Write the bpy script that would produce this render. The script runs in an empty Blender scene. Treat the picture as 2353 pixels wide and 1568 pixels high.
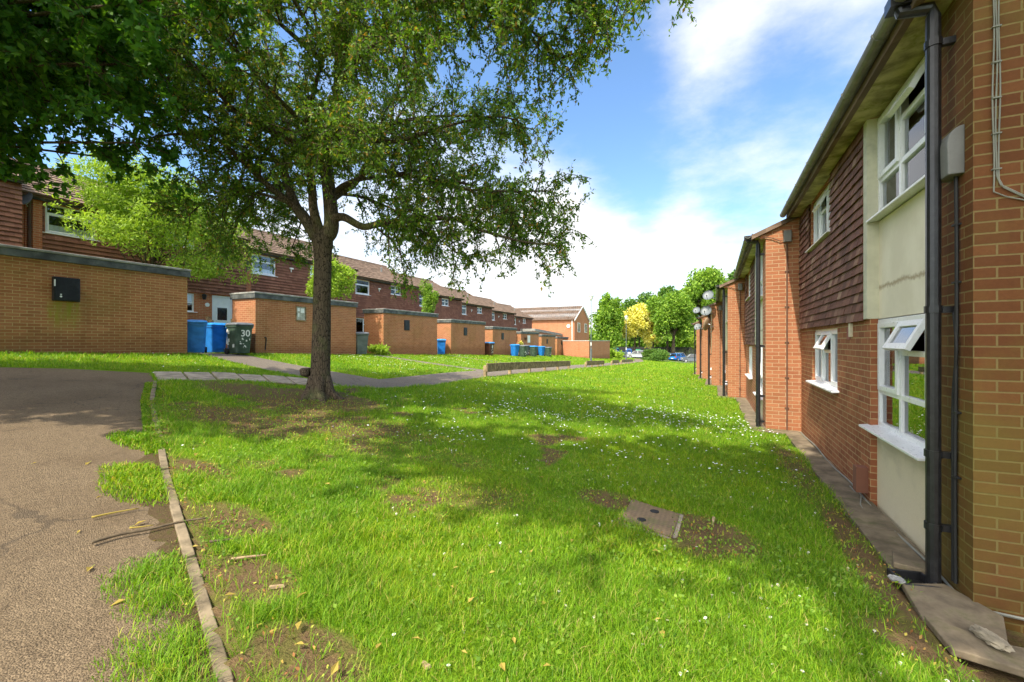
import bpy, bmesh, math, random
import numpy as np
from mathutils import Vector, Matrix
R = math.radians
random.seed(7); rng = np.random.default_rng(7)
sc = bpy.context.scene
col = sc.collection

# ------------------------------------------------------------------ camera
cam_d = bpy.data.cameras.new("camera"); cam = bpy.data.objects.new("camera", cam_d); col.objects.link(cam)
cam_d.sensor_width = 36; cam_d.lens = 15; cam_d.clip_start = .05; cam_d.clip_end = 3000
cam.location = (0, 0, 0); cam.rotation_euler = (R(90), 0, R(25.4)); sc.camera = cam

# ------------------------------------------------------------------ sun, sky, exposure
sun_dir = Vector((.13, .70, -1)).normalized()          # the way the light travels
SUN_EL = math.asin(-sun_dir.z); SUN_ROT = math.atan2(-sun_dir.x, -sun_dir.y)
sd = bpy.data.lights.new("sun", 'SUN'); sd.energy = 3.0; sd.angle = R(.55); sd.color = (1, .92, .78)
so = bpy.data.objects.new("sun", sd); col.objects.link(so)
so.rotation_euler = sun_dir.to_track_quat('-Z', 'Y').to_euler()
sc.view_settings.view_transform = 'Standard'; sc.view_settings.look = 'None'
sc.view_settings.exposure = 1.27; sc.view_settings.gamma = 1
sc.cycles.max_bounces = 8; sc.cycles.diffuse_bounces = 4; sc.cycles.transparent_max_bounces = 12
sc.cycles.use_adaptive_sampling = True; sc.cycles.adaptive_threshold = .02
try: sc.cycles.use_denoising = True
except Exception: pass

class NT:
    """small helper round a node tree"""
    def __init__(s, tree): s.t = tree; s.t.nodes.clear()
    def n(s, typ, _p=None, _o=0, **inp):
        nd = s.t.nodes.new('ShaderNode' + typ)
        for k, v in (_p or {}).items(): setattr(nd, k, v)
        for k, v in inp.items():
            key = k[1:] if k[0] == 'i' and k[1:].isdigit() else k.replace('_', ' ')
            s.set(nd.inputs[int(key)] if key.isdigit() else nd.inputs[key], v)
        return nd.outputs[_o]
    def set(s, sock, v):
        if isinstance(v, bpy.types.NodeSocket): s.t.links.new(v, sock)
        elif isinstance(v, tuple) and len(v) == 3 and sock.type == 'RGBA': sock.default_value = (*v, 1)
        else: sock.default_value = v
    def math(s, op, a, b=0., c=None, clamp=False):
        kw = dict(i0=a, i1=b)
        if c is not None: kw['i2'] = c
        return s.n('Math', {'operation': op, 'use_clamp': clamp}, **kw)
    def vmath(s, op, a, b=(0, 0, 0), out=0): return s.n('VectorMath', {'operation': op}, out, i0=a, i1=b)
    def mix(s, f, a, b, blend='MIX'):
        nd = s.t.nodes.new('ShaderNodeMix'); nd.data_type = 'RGBA'; nd.blend_type = blend
        s.set(nd.inputs[0], f); s.set(nd.inputs[6], a); s.set(nd.inputs[7], b); return nd.outputs[2]
    def ramp(s, f, stops, interp='LINEAR'):
        nd = s.t.nodes.new('ShaderNodeValToRGB'); s.set(nd.inputs[0], f); cr = nd.color_ramp; cr.interpolation = interp
        while len(cr.elements) < len(stops): cr.elements.new(.5)
        for e, (p, c) in zip(cr.elements, stops):
            e.position = p; e.color = (*c, 1) if isinstance(c, tuple) else (c, c, c, 1)
        return nd.outputs[0]
    def noise(s, vec, scale, detail=4, rough=.55, out=0): return s.n('TexNoise', None, out, Vector=vec, Scale=scale, Detail=detail, Roughness=rough)
    def smooth(s, v, a, b):
        nd = s.t.nodes.new('ShaderNodeMapRange'); nd.interpolation_type = 'SMOOTHSTEP'
        s.set(nd.inputs[0], v); nd.inputs[1].default_value = a; nd.inputs[2].default_value = b; return nd.outputs[0]

w = bpy.data.worlds.new("World"); sc.world = w; w.use_nodes = True
n = NT(w.node_tree)
sky = n.n('TexSky', {'sky_type': 'NISHITA', 'sun_disc': False, 'sun_elevation': SUN_EL, 'sun_rotation': SUN_ROT, 'air_density': 1.0, 'dust_density': .6, 'ozone_density': 1.6})
dirv = n.n('TexCoord', None, 0)
sep = n.t.nodes.new('ShaderNodeSeparateXYZ'); n.t.links.new(dirv, sep.inputs[0])
zc = n.math('MAXIMUM', sep.outputs[2], .0)
den = n.math('ADD', zc, .22)
pl = n.n('CombineXYZ', X=n.math('DIVIDE', sep.outputs[0], den), Y=n.math('DIVIDE', sep.outputs[1], den), Z=sep.outputs[2])
f1 = n.noise(pl, 1.5, 8, .58); f2 = n.noise(n.vmath('ADD', pl, (5.2, 1.3, 0)), .55, 3, .5)
def pix_dir(px, py):                                    # a sky direction
    cx = (px - 1176.5) / 980; v = Vector((-.4289 + .9033 * cx, .9033 + .4289 * cx, -(py - 784) / 980)).normalized(); return tuple(v)
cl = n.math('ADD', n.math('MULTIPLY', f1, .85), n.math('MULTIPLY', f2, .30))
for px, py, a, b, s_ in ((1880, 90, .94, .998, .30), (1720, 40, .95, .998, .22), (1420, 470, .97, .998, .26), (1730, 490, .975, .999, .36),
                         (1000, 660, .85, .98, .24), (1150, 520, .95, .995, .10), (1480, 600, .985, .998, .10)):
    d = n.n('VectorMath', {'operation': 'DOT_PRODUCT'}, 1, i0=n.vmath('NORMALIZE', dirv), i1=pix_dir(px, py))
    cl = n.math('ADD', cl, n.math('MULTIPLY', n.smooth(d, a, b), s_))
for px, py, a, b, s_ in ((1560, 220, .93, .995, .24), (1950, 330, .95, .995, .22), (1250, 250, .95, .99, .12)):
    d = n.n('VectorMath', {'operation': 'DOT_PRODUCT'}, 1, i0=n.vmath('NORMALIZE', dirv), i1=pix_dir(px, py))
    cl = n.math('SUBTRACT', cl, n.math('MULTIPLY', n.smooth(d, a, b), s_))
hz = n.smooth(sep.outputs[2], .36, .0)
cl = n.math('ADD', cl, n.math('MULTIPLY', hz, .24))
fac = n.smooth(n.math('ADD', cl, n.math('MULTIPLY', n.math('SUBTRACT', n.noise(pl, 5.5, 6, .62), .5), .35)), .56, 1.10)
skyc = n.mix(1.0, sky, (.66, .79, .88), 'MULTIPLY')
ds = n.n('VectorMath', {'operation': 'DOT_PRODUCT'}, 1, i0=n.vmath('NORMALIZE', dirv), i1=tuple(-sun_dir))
glow = n.smooth(ds, .2, .95)                            # unseen clouds behind the camera, brightened towards the sun to add fill light
fac = n.math('MAXIMUM', fac, n.math('MULTIPLY', n.smooth(ds, .45, .85), n.smooth(f1, .30, .55)))  # extra cloud cover added round the sun, out of view, as fill
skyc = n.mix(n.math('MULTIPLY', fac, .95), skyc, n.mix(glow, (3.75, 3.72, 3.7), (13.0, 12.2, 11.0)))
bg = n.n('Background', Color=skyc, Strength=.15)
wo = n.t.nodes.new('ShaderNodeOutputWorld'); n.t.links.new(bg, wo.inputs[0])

# ------------------------------------------------------------------ terrain
ZR = [(-30, -1.2), (3.8, -1.76), (10, -1.79), (16, -1.9), (22, -2.1), (28, -2.3), (34, -2.5), (75, -3.8), (110, -4.3), (900, -4.3)]
ZS = [(-30, .83), (7.4, -.40), (72, -2.53), (95, -3.2), (120, -3.9), (900, -4.0)]
def pl_(Y, P): return np.interp(Y, [p[0] for p in P], [p[1] for p in P])
def terr(X, Y):
    X = np.asarray(X, float); Y = np.asarray(Y, float)
    Yc = np.clip(Y, -30, 70); xs = -14.2 - .09 * (Yc - 7.4); xr = 1.53 - .09 * (Yc - 3.83)
    u = np.clip((X - xs) / (xr - xs), 0, 1); g = u + .35 * u * (1 - u)
    zs = pl_(Y, ZS); zr = pl_(Y, ZR)
    return zs + (zr - zs) * g + np.clip(xs - X, 0, 8) * .01
def tz(x, y): return float(terr(x, y))
_lat = np.random.default_rng(3).random((256, 256))
def vnoise(X, Y, s):
    x = np.asarray(X) / s + 100; y = np.asarray(Y) / s + 100
    xi = np.floor(x).astype(int); yi = np.floor(y).astype(int); fx = x - xi; fy = y - yi
    fx = fx * fx * (3 - 2 * fx); fy = fy * fy * (3 - 2 * fy)
    L = lambda a, b: _lat[a % 256, b % 256]
    return (L(xi, yi) * (1 - fx) + L(xi + 1, yi) * fx) * (1 - fy) + (L(xi, yi + 1) * (1 - fx) + L(xi + 1, yi + 1) * fx) * fy
def fbm(X, Y, s): return .5 * vnoise(X, Y, s) + .3 * vnoise(X + 31, Y + 7, s * .47) + .2 * vnoise(X + 3, Y + 57, s * .21)
def in_poly(X, Y, P):
    r = np.zeros(np.shape(X), bool); j = len(P) - 1
    for i in range(len(P)):
        xi, yi = P[i]; xj, yj = P[j]
        c = ((yi > Y) != (yj > Y)) & (X < (xj - xi) * (Y - yi) / ((yj - yi) if yj != yi else 1e-9) + xi); r ^= c; j = i
    return r
def dist_line(X, Y, P):
    d = np.full(np.shape(X), 1e9)
    for (ax, ay), (bx, by) in zip(P, P[1:]):
        L2 = (bx - ax) ** 2 + (by - ay) ** 2; t = np.clip(((X - ax) * (bx - ax) + (Y - ay) * (by - ay)) / L2, 0, 1)
        d = np.minimum(d, np.hypot(X - ax - t * (bx - ax), Y - ay - t * (by - ay)))
    return d
KERB = [(2.5, -.8), (1, -.12), (-.5, .55), (-1.88, 1.12), (-3, 1.57), (-4.77, 2.27), (-6.05, 2.82), (-8.15, 3.71), (-9.9, 4.55)]
TARMAC = KERB + [(-11.08, 5.0), (-11.88, 3.92), (-12.13, 3.12), (-12.6, 0), (-12.6, -7), (2.5, -7)]
FLAGS_F = [(-9.95, 4.62), (-9.7, 5.7), (-9.1, 6.3), (-8.48, 6.85), (-7.9, 7.4)]
FLAGS_B = [(-11.08, 5.04), (-10.72, 6.2), (-10.1, 6.85), (-9.4, 7.45), (-8.75, 7.62)]
FLAGS = FLAGS_F + FLAGS_B[::-1]
PATH1 = [(-17.5, 8.0), (-11, 7.55), (-8.7, 7.64), (-7.9, 7.42), (-7.3, 8.0), (-7.0, 9.8), (-8.5, 9.9), (-8.5, 9.2), (-11.4, 9.1), (-17.5, 9.1)]
PR = [(-7.0, 9.7), (-7.4, 13.2), (-7.7, 22), (-8.0, 28), (-8.4, 40), (-9.2, 55), (-10.4, 72), (-12.5, 84)]
MAIN = PR + [(x - 1.5, y) for x, y in PR[::-1]]
def shed_x(i): return -14.22 - .66 * i
def shed_y(i): return 2.6 + 7.28 * i
SHED_TOP = [1.9, 1.54, 1.46, 1.26, 1.0, .74, .53, .34]
def path_x(y): return float(np.interp(y, [p[1] for p in PR], [p[0] for p in PR]))
CROSS = []
for i in range(1, 7):
    yc = shed_y(i) + 6.05; CROSS.append([(shed_x(i) - 2.5, yc - .42), (path_x(yc) - 1.4, yc - .42), (path_x(yc) - 1.4, yc + .42), (shed_x(i) - 2.5, yc + .42)])
MANHOLE = [(-.76, 4.46), (-.28, 4.34), (-.30, 3.74), (-.80, 3.84)]
HX = [1.53, .93, .40, -.13, -.67, -1.22, -1.8]; HY = [3.82, 9.95, 16.05, 22.1, 28.2, 34.3, 40.4]
def house_front(Y): 
    r = np.full(np.shape(Y), 1.53)
    for x, y in zip(HX, HY): r = np.where(Y >= y - .02, x, r)
    return np.where(Y > 40.4, 60, r)
def soil(X, Y):
    nz = fbm(X, Y, .9); n2 = fbm(X + 50, Y, .22)
    s = np.zeros(np.shape(X))
    for cx, cy, rx, ry, k in ((-6.9, 5.75, 1.5, 1.0, 1.15), (-8.3, 5.4, 1.6, .7, .8), (-5.2, 4.8, 2.3, 1.1, .62), (-3.6, 4.3, 1.9, .9, .5), (-6.3, 3.9, 2.0, .8, .62), (-2.3, 3.6, 1.2, .7, .45),
                              (-.12, 3.98, .5, .46, 1.05), (-.95, 4.28, .36, .26, .95), (-3.3, 2.02, .48, .20, 1.1), (-2.55, 1.62, .42, .20, 1.1), (-1.72, 1.38, .36, .20, 1.1), (-4.6, 2.5, .6, .22, .9), (1.1, 4.4, .25, 1.8, .7), (1.0, 7, .3, 2.2, .6), (1.3, 3.2, .6, .3, .9)):
        s = np.maximum(s, k * np.clip(1.35 - np.hypot((X - cx) / rx, (Y - cy) / ry), 0, 1))
    s = np.maximum(s, .62 * np.clip((fbm(X + 70, Y + 5, .55) - .50) * 6, 0, 1) * ((X > -9) & (X < -1.8) & (Y > 2.8) & (Y < 7.5)))
    dk = dist_line(X, Y, KERB); s = np.maximum(s, .8 * np.clip(1 - dk / .26, 0, 1))
    return np.clip((s * (.35 + .9 * nz + .5 * n2) - .30) * 3.2, 0, 1)
def is_lawn(X, Y, grow=True):
    m = np.ones(np.shape(X), bool)
    tm = in_poly(X, Y, TARMAC)
    if grow:
        dk = dist_line(X, Y, KERB); ov = (dk < (.02 + .12 * np.clip((fbm(X, Y, .75) - .45) * 4.5, 0, 1)) * np.where(X < -4.6, 1.25, .9)) & (X < -1.3) & (X > -9.8) & (vnoise(X * 7, Y * 7, .06) > .25 + dk * 1.1)
        tm = tm & ~ov
    m &= ~tm
    if grow: m &= ~((dist_line(X, Y, KERB) < .04) & (X > -5.4) & (vnoise(X, Y, .3) > .22))
    MH = [(-.535 + (x + .535) * .86, 4.095 + (y - 4.095) * .86) for x, y in MANHOLE]
    for P in [FLAGS, PATH1, MAIN, MH] + CROSS: m &= ~in_poly(X, Y, P)
    m &= X < house_front(Y) - .30 - .03 * np.sin(Y * 3)
    m &= ~((Y < 3.82) & (Y > 3.15) & (X > 1.15))
    for i in range(8): m &= ~((X < shed_x(i) + .01) & (Y > shed_y(i) - 1.3 * (i < 1)) & (Y < shed_y(i) + 4.75) & (X > shed_x(i) - 1.3))
    m &= ~((X < -18.2 - .06 * Y))
    m &= ~((Y > 55.3) & (X < -15)) 
    return m

# ------------------------------------------------------------------ materials
MAT = {}
def newmat(name):
    m = bpy.data.materials.new(name); m.use_nodes = True; MAT[name] = m
    n = NT(m.node_tree); out = n.t.nodes.new('ShaderNodeOutputMaterial'); return m, n, out
def finish(n, out, sh): n.t.links.new(sh, out.inputs[0])
def bsdf(n, c, rough=.7, normal=None, spec=.4, metal=0., **kw):
    k = dict(Base_Color=c, Roughness=rough, Metallic=metal); k['Specular_IOR_Level'] = spec
    if normal is not None: k['Normal'] = normal
    nd = n.t.nodes.new('ShaderNodeBsdfPrincipled')
    for a, b in k.items(): n.set(nd.inputs[a.replace('_', ' ')], b)
    for a, b in kw.items(): n.set(nd.inputs[a.replace('_', ' ')], b)
    return nd.outputs[0]
def bump(n, h, strength=.4, dist=.01): return n.n('Bump', Height=h, Strength=strength, Distance=dist)
def obj_co(n): return n.n('TexCoord', None, 3)
def plain(name, c, rough=.6, var=.12, scale=6, spec=.4, metal=0., bs=.1, bd=.004, dirt=None):
    m, n, out = newmat(name); co = obj_co(n)
    f = n.noise(co, scale, 6, .6); f2 = n.noise(co, scale * 9, 3)
    lo = tuple(v * (1 - var * 1.6) for v in c); hi = tuple(min(1, v * (1 + var)) for v in c)
    cc = n.mix(n.smooth(f, .3, .7), lo, hi)
    if dirt: cc = n.mix(n.math('MULTIPLY', n.smooth(n.noise(co, scale * .7 + 1, 7, .68), .5, .72), dirt[1]), cc, dirt[0])
    finish(n, out, bsdf(n, cc, n.math('ADD', n.math('MULTIPLY', f2, .2), rough - .1), bump(n, f2, bs, bd), spec, metal)); return m
def wall_uv(n):
    co = obj_co(n); s = n.t.nodes.new('ShaderNodeSeparateXYZ'); n.t.links.new(co, s.inputs[0])
    g = n.n('NewGeometry', None, 1); gs = n.t.nodes.new('ShaderNodeSeparateXYZ'); n.t.links.new(g, gs.inputs[0])
    f = n.math('GREATER_THAN', n.math('ABSOLUTE', gs.outputs[1]), .5)
    u = n.math('ADD', n.math('MULTIPLY', s.outputs[1], n.math('SUBTRACT', 1, f)), n.math('MULTIPLY', s.outputs[0], f))
    return n.n('CombineXYZ', X=u, Y=s.outputs[2], Z=0.), co, s
def brick(name, c1, c2, mortar, green=.0, stain=.25, gy=None, bw=.225, rh=.0735, wash=(.5, .45, .36), ms=.0062, under=False):
    m, n, out = newmat(name); uv, co, s = wall_uv(n)
    wob = n.vmath('SUBTRACT', n.n('TexNoise', None, 1, Vector=uv, Scale=30., Detail=2.), (.5, .5, .5))
    uv2 = n.vmath('ADD', uv, n.vmath('MULTIPLY', wob, (.004, .004, 0)))
    bt = n.t.nodes.new('ShaderNodeTexBrick'); bt.offset = .5
    for k, v in (('Vector', uv2), ('Color1', c1), ('Color2', c2), ('Mortar', mortar), ('Scale', 1.), ('Mortar Size', ms), ('Mortar Smooth', .25), ('Bias', 0.), ('Brick Width', bw), ('Row Height', rh)): n.set(bt.inputs[k], v)
    c = bt.outputs[0]; fac = bt.outputs[1]
    g1 = n.noise(uv, 42, 5, .7); c = n.mix(.35, c, n.mix(g1, (.2, .2, .2), (.85, .85, .85)), 'OVERLAY')
    big = n.noise(co, .9, 6, .62); c = n.mix(n.math('MULTIPLY', n.smooth(big, .46, .72), stain), c, n.mix(.5, c, wash))
    dk = n.noise(n.vmath('MULTIPLY', co, (1.5, 1.5, .35)), 1.3, 6, .65); c = n.mix(n.math('MULTIPLY', n.smooth(dk, .5, .78), .45), c, n.mix(1., c, (.5, .42, .36), 'MULTIPLY'))
    if green:
        gz = n.noise(n.vmath('ADD', co, (3, 8, 1)), .75, 5, .65); gm = n.math('MULTIPLY', n.smooth(gz, .42, .68), green)
        if gy: gm = n.math('MULTIPLY', gm, n.math('ADD', .12, n.math('MULTIPLY', .88, n.smooth(s.outputs[1], gy + .25, gy))))
        if gy: c = n.mix(n.smooth(s.outputs[1], gy + .2, gy - .02), c, n.mix(1., c, (.42, .45, .36), 'MULTIPLY'))
        c = n.mix(gm, c, n.mix(.55, c, (.17, .16, .03)))
    oi = n.n('ObjectInfo', None, 5); c = n.mix(n.math('MULTIPLY', oi, .30), c, n.mix(1., c, (.74, .80, .86), 'MULTIPLY'))
    damp = n.math('MULTIPLY', n.smooth(n.math('ADD', s.outputs[2], n.math('MULTIPLY', n.noise(co, 2.3, 4), .5)), .62, .18), .5); c = n.mix(damp, c, n.mix(1., c, (.55, .5, .42), 'MULTIPLY'))
    if under:                                           # algae run-down below the meter box
        yy = n.math('ABSOLUTE', n.math('SUBTRACT', s.outputs[1], n.math('ADD', 2.08, n.math('MULTIPLY', n.math('SUBTRACT', n.noise(co, 5, 3), .5), .25))))
        st = n.math('MULTIPLY', n.smooth(yy, .36, .16), n.math('MULTIPLY', n.smooth(s.outputs[2], .98, .86), n.smooth(s.outputs[2], .05, .7)))
        st = n.math('MULTIPLY', st, n.math('ADD', .35, n.math('MULTIPLY', n.smooth(n.noise(n.vmath('MULTIPLY', co, (1, 3, .5)), 4, 4), .35, .65), .6))); c = n.mix(st, c, (.30, .26, .03))
    hgt = n.math('ADD', n.math('MULTIPLY', n.math('SUBTRACT', 1, fac), 1.), n.math('MULTIPLY', g1, .35))
    finish(n, out, bsdf(n, c, .88, bump(n, hgt, .55, .006), .2)); return m
brick('brick_house', (.43, .168, .08), (.33, .118, .056), (.48, .33, .19), green=.12, stain=.15)
brick('brick_near', (.37, .135, .06), (.26, .088, .04), (.45, .30, .15), green=.75, stain=.08, gy=.62)
brick('brick_shed', (.46, .172, .078), (.36, .125, .056), (.54, .34, .18), green=.33, stain=.08)
brick('brick_stained', (.45, .18, .072), (.34, .128, .05), (.54, .36, .16), green=.5, stain=.05, under=True)
brick('brick_far', (.50, .19, .095), (.42, .15, .07), (.47, .30, .18), green=.1, stain=.1)
brick('brick_left', (.48, .165, .075), (.38, .115, .05), (.46, .33, .20))
def island_mat(name, stops, rough=.8, bscale=60, bs=.3, spec=.2, patch=None, trans=0., tcol=None, hue_noise=0):
    m, n, out = newmat(name); g = n.t.nodes.new('ShaderNodeNewGeometry'); co = obj_co(n)
    r = g.outputs['Random Per Island']; c = n.ramp(r, stops)
    if patch: c = n.mix(n.math('MULTIPLY', n.smooth(n.noise(co, patch[1], 5, .65), .5, .7), patch[2]), c, patch[0])
    f = n.noise(co, bscale, 4)
    sh = bsdf(n, c, rough, bump(n, f, bs, .004) if bs else None, spec)
    if trans:
        t = n.n('BsdfTranslucent', Color=n.mix(1., c, tcol or (1.5, 1.5, .6), 'MULTIPLY')); ms = n.t.nodes.new('ShaderNodeMixShader')
        ms.inputs[0].default_value = trans; n.t.links.new(sh, ms.inputs[1]); n.t.links.new(t, ms.inputs[2]); sh = ms.outputs[0]
    finish(n, out, sh); return m
island_mat('clay_tile', [(0, (.13, .06, .046)), (.45, (.18, .08, .058)), (.8, (.22, .105, .075)), (.93, (.27, .15, .105)), (1, (.35, .22, .155))], patch=((.10, .058, .045), 1.6, .5))
island_mat('clay_tile_red', [(0, (.18, .078, .05)), (.5, (.225, .098, .062)), (1, (.27, .125, .08))], patch=((.16, .075, .05), 1.2, .4))
LEAF_T = (1.35, 1.45, .5)
island_mat('leaf_main', [(0, (.060, .125, .016)), (.4, (.11, .215, .022)), (.75, (.175, .285, .028)), (.93, (.29, .30, .038)), (1, (.36, .16, .035))], .5, bs=0, spec=.35, trans=.42, tcol=LEAF_T)
island_mat('leaf_maple', [(0, (.04, .12, .018)), (.6, (.075, .20, .022)), (1, (.15, .29, .03))], .5, bs=0, spec=.3, trans=.45, tcol=LEAF_T)
island_mat('leaf_bright', [(0, (.20, .32, .03)), (.5, (.30, .44, .04)), (1, (.42, .55, .07))], .5, bs=0, spec=.3, trans=.4, tcol=(1.3, 1.3, .6))
island_mat('leaf_mid', [(0, (.11, .21, .025)), (.6, (.19, .32, .035)), (1, (.30, .43, .05))], .55, bs=0, spec=.25, trans=.35, tcol=LEAF_T)
island_mat('leaf_dark', [(0, (.06, .14, .025)), (.6, (.11, .21, .035)), (1, (.18, .29, .05))], .55, bs=0, spec=.25, trans=.3, tcol=LEAF_T)
island_mat('leaf_gold', [(0, (.55, .52, .06)), (.5, (.74, .70, .14)), (1, (.86, .84, .36))], .6, bs=0, spec=.2, trans=.3, tcol=(1.2, 1.1, .6))
island_mat('fallen', [(0, (.40, .38, .05)), (.4, (.36, .42, .06)), (.7, (.42, .22, .07)), (1, (.25, .10, .04))], .7, bs=0, trans=.2)
# grass
m, n, out = newmat('grass'); g = n.t.nodes.new('ShaderNodeNewGeometry'); co = obj_co(n)
c = n.ramp(g.outputs['Random Per Island'], [(0, (.085, .20, .008)), (.35, (.15, .31, .010)), (.75, (.23, .40, .014)), (.90, (.32, .43, .025)), (.95, (.40, .37, .09)), (1, (.48, .38, .15))])
c = n.mix(n.math('MULTIPLY', n.smooth(n.noise(co, .55, 4, .6), .4, .65), .6), c, n.mix(1., c, (1.4, 1.12, .7), 'MULTIPLY')); c = n.mix(n.math('MULTIPLY', n.smooth(n.noise(n.vmath('ADD', co, (7, 3, 0)), 1.7, 5, .65), .48, .66), .55), c, n.mix(1., c, (.55, .68, .8), 'MULTIPLY'))
sh = bsdf(n, c, .55, None, .25); t = n.n('BsdfTranslucent', Color=n.mix(1., c, (1.35, 1.35, .5), 'MULTIPLY'))
ms = n.t.nodes.new('ShaderNodeMixShader'); ms.inputs[0].default_value = .38; n.t.links.new(sh, ms.inputs[1]); n.t.links.new(t, ms.inputs[2]); finish(n, out, ms.outputs[0])
# ground under the grass
m, n, out = newmat('lawn'); co = obj_co(n); at = n.t.nodes.new('ShaderNodeAttribute'); at.attribute_name = 'soil'
f = n.noise(co, 14, 8, .7); f2 = n.noise(co, 70, 4, .7); fl = n.noise(co, .5, 4, .6)
gr = n.mix(f, (.06, .13, .008), (.19, .33, .014)); gr = n.mix(n.math('MULTIPLY', n.smooth(fl, .4, .65), .4), gr, (.24, .36, .02))
gr = n.mix(n.math('MULTIPLY', n.smooth(f2, .5, .7), .5), gr, (.24, .36, .02))
sl = n.mix(f2, (.055, .034, .016), (.25, .165, .085)); sl = n.mix(n.math('MULTIPLY', n.smooth(f, .5, .75), .5), sl, (.30, .185, .085)); sl = n.mix(n.math('MULTIPLY', n.smooth(n.noise(co, 5, 5, .7), .45, .6), .4), sl, (.13, .17, .02))
c = n.mix(at.outputs['Fac'], gr, sl)
finish(n, out, bsdf(n, c, .95, bump(n, n.math('ADD', f, f2), .8, .03), .1))
def tarmac(name, lo, hi, patch):
    m, n, out = newmat(name); co = obj_co(n)
    v = n.n('TexVoronoi', None, 1, Vector=co, Scale=150.); vd = n.n('TexVoronoi', None, 0, Vector=co, Scale=120.)
    bw = n.t.nodes.new('ShaderNodeRGBToBW'); n.t.links.new(v, bw.inputs[0])
    c = n.mix(bw.outputs[0], lo, hi); f = n.noise(co, 1.1, 7, .65); f3 = n.noise(co, 9, 6, .7)
    c = n.mix(n.math('MULTIPLY', n.smooth(f, .42, .68), .55), c, patch); c = n.mix(n.math('MULTIPLY', n.smooth(f3, .52, .75), .5), c, n.mix(1., c, (.45, .42, .4), 'MULTIPLY'))
    cr = n.n('TexVoronoi', {'feature': 'DISTANCE_TO_EDGE'}, 0, Vector=n.vmath('ADD', co, n.vmath('MULTIPLY', n.n('TexNoise', None, 1, Vector=co, Scale=3.), (.5, .5, 0))), Scale=.55)
    ck = n.math('MULTIPLY', n.smooth(cr, .012, .003), n.smooth(n.noise(co, .6, 2), .5, .6)); c = n.mix(n.math('MULTIPLY', ck, .4), c, (.03, .025, .02)); f5 = n.noise(co, 34, 4, .6); c = n.mix(.6, c, n.mix(f5, (.22, .22, .22), (.8, .8, .8)), 'OVERLAY')
    h = n.math('ADD', n.math('MULTIPLY', vd, -.6), n.math('MULTIPLY', f3, .4))
    finish(n, out, bsdf(n, c, .85, bump(n, h, .9, .012), .25)); return m
tarmac('tarmac', (.064, .045, .026), (.255, .185, .11), (.10, .068, .037))
tarmac('path_tarmac', (.11, .092, .072), (.24, .20, .155), (.16, .13, .095))
tarmac('road', (.10, .10, .10), (.18, .18, .18), (.13, .13, .13))
plain('concrete', (.36, .30, .23), .9, .22, 5, .2, bs=.4, dirt=((.13, .12, .07), .6))
plain('kerb', (.23, .18, .115), .9, .25, 8, .2, bs=.5, dirt=((.15, .13, .07), .5))
plain('slab', (.19, .15, .10), .9, .25, 5, .2, bs=.5, dirt=((.09, .095, .035), .75))
plain('coping', (.55, .53, .48), .8, .1, 3)
plain('felt', (.085, .092, .09), .75, .35, 3, .4, bs=.2, dirt=((.20, .20, .17), .6))
plain('felt_edge', (.30, .29, .26), .7, .25, 4, dirt=((.12, .12, .10), .6))
plain('upvc', (.80, .81, .82), .3, .03, 4, .5, bs=.02, dirt=((.62, .63, .58), .35))
plain('cream', (.66, .58, .42), .8, .08, 3, .2, dirt=((.40, .34, .22), .45))
plain('trim', (.58, .56, .42), .7, .08, 3, dirt=((.3, .31, .22), .5))
plain('soffit', (.44, .37, .19), .9, .35, 4, .1, bs=.5, bd=.01, dirt=((.16, .17, .02), .8))
plain('gutter', (.19, .19, .16), .5, .2, 4, dirt=((.15, .18, .07), .7))
plain('black_pipe', (.018, .018, .02), .33, .2, 20, .5, dirt=((.06, .06, .06), .3))
plain('brown_pipe', (.09, .045, .03), .5, .15)
plain('fascia', (.05, .045, .04), .7, .3, dirt=((.25, .25, .22), .5))
plain('grey_box', (.19, .19, .18), .5, .08); plain('grey_cable', (.20, .20, .165), .6, .1); plain('black_cable', (.02, .02, .02), .6)
plain('copper', (.14, .075, .05), .6)
plain('dish', (.13, .15, .155), .4, .06); plain('dish_brown', (.34, .24, .15), .5, .1); plain('metal', (.42, .43, .44), .4, .1, metal=.7)
plain('bin_blue', (.018, .19, .58), .4, .15, 4, .4, dirt=((.07, .2, .4), .35)); plain('bin_blue_lid', (.025, .26, .66), .4, .1)
plain('bin_green', (.045, .08, .055), .5, .2, 4, dirt=((.2, .2, .17), .35)); plain('bin_grey', (.10, .12, .12), .5, .15, 4, dirt=((.2, .2, .19), .3)); plain('bin_brown', (.085, .035, .022), .5, .2)
plain('lid_grey', (.13, .14, .15), .5, .15); plain('paint_white', (.78, .78, .75), .6, .05); plain('rubber', (.015, .015, .015), .8)
plain('wood_old', (.27, .20, .12), .9, .35, 7, .1, bs=.5, dirt=((.13, .11, .045), .5)); plain('wood_post', (.36, .27, .15), .9, .25, 6, .1, bs=.5, dirt=((.16, .15, .06), .5)); plain('wood_pale', (.5, .45, .37), .9, .2, 6)
plain('meter_black', (.012, .013, .015), .45, .3, 5, dirt=((.05, .05, .05), .5)); plain('meter_grey', (.42, .41, .35), .6, .2, 9)
plain('lamp_grey', (.12, .14, .145), .5, .15); plain('door_white', (.78, .80, .82), .35, .03)
plain('stone', (.33, .28, .20), .9, .3, 6, bs=.6); plain('grey_stone', (.30, .30, .30), .85, .3, 9, bs=.6)
plain('twig', (.13, .095, .055), .9, .3, 14, bs=.4); plain('woodchip', (.42, .29, .17), .9, .2, 20)
plain('daisy', (.82, .82, .78), .6, .03); plain('daisy_eye', (.72, .52, .06), .7); plain('curtain', (.86, .88, .90), .9, .04, 3); plain('dark_room', (.03, .03, .032), .9)
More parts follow.
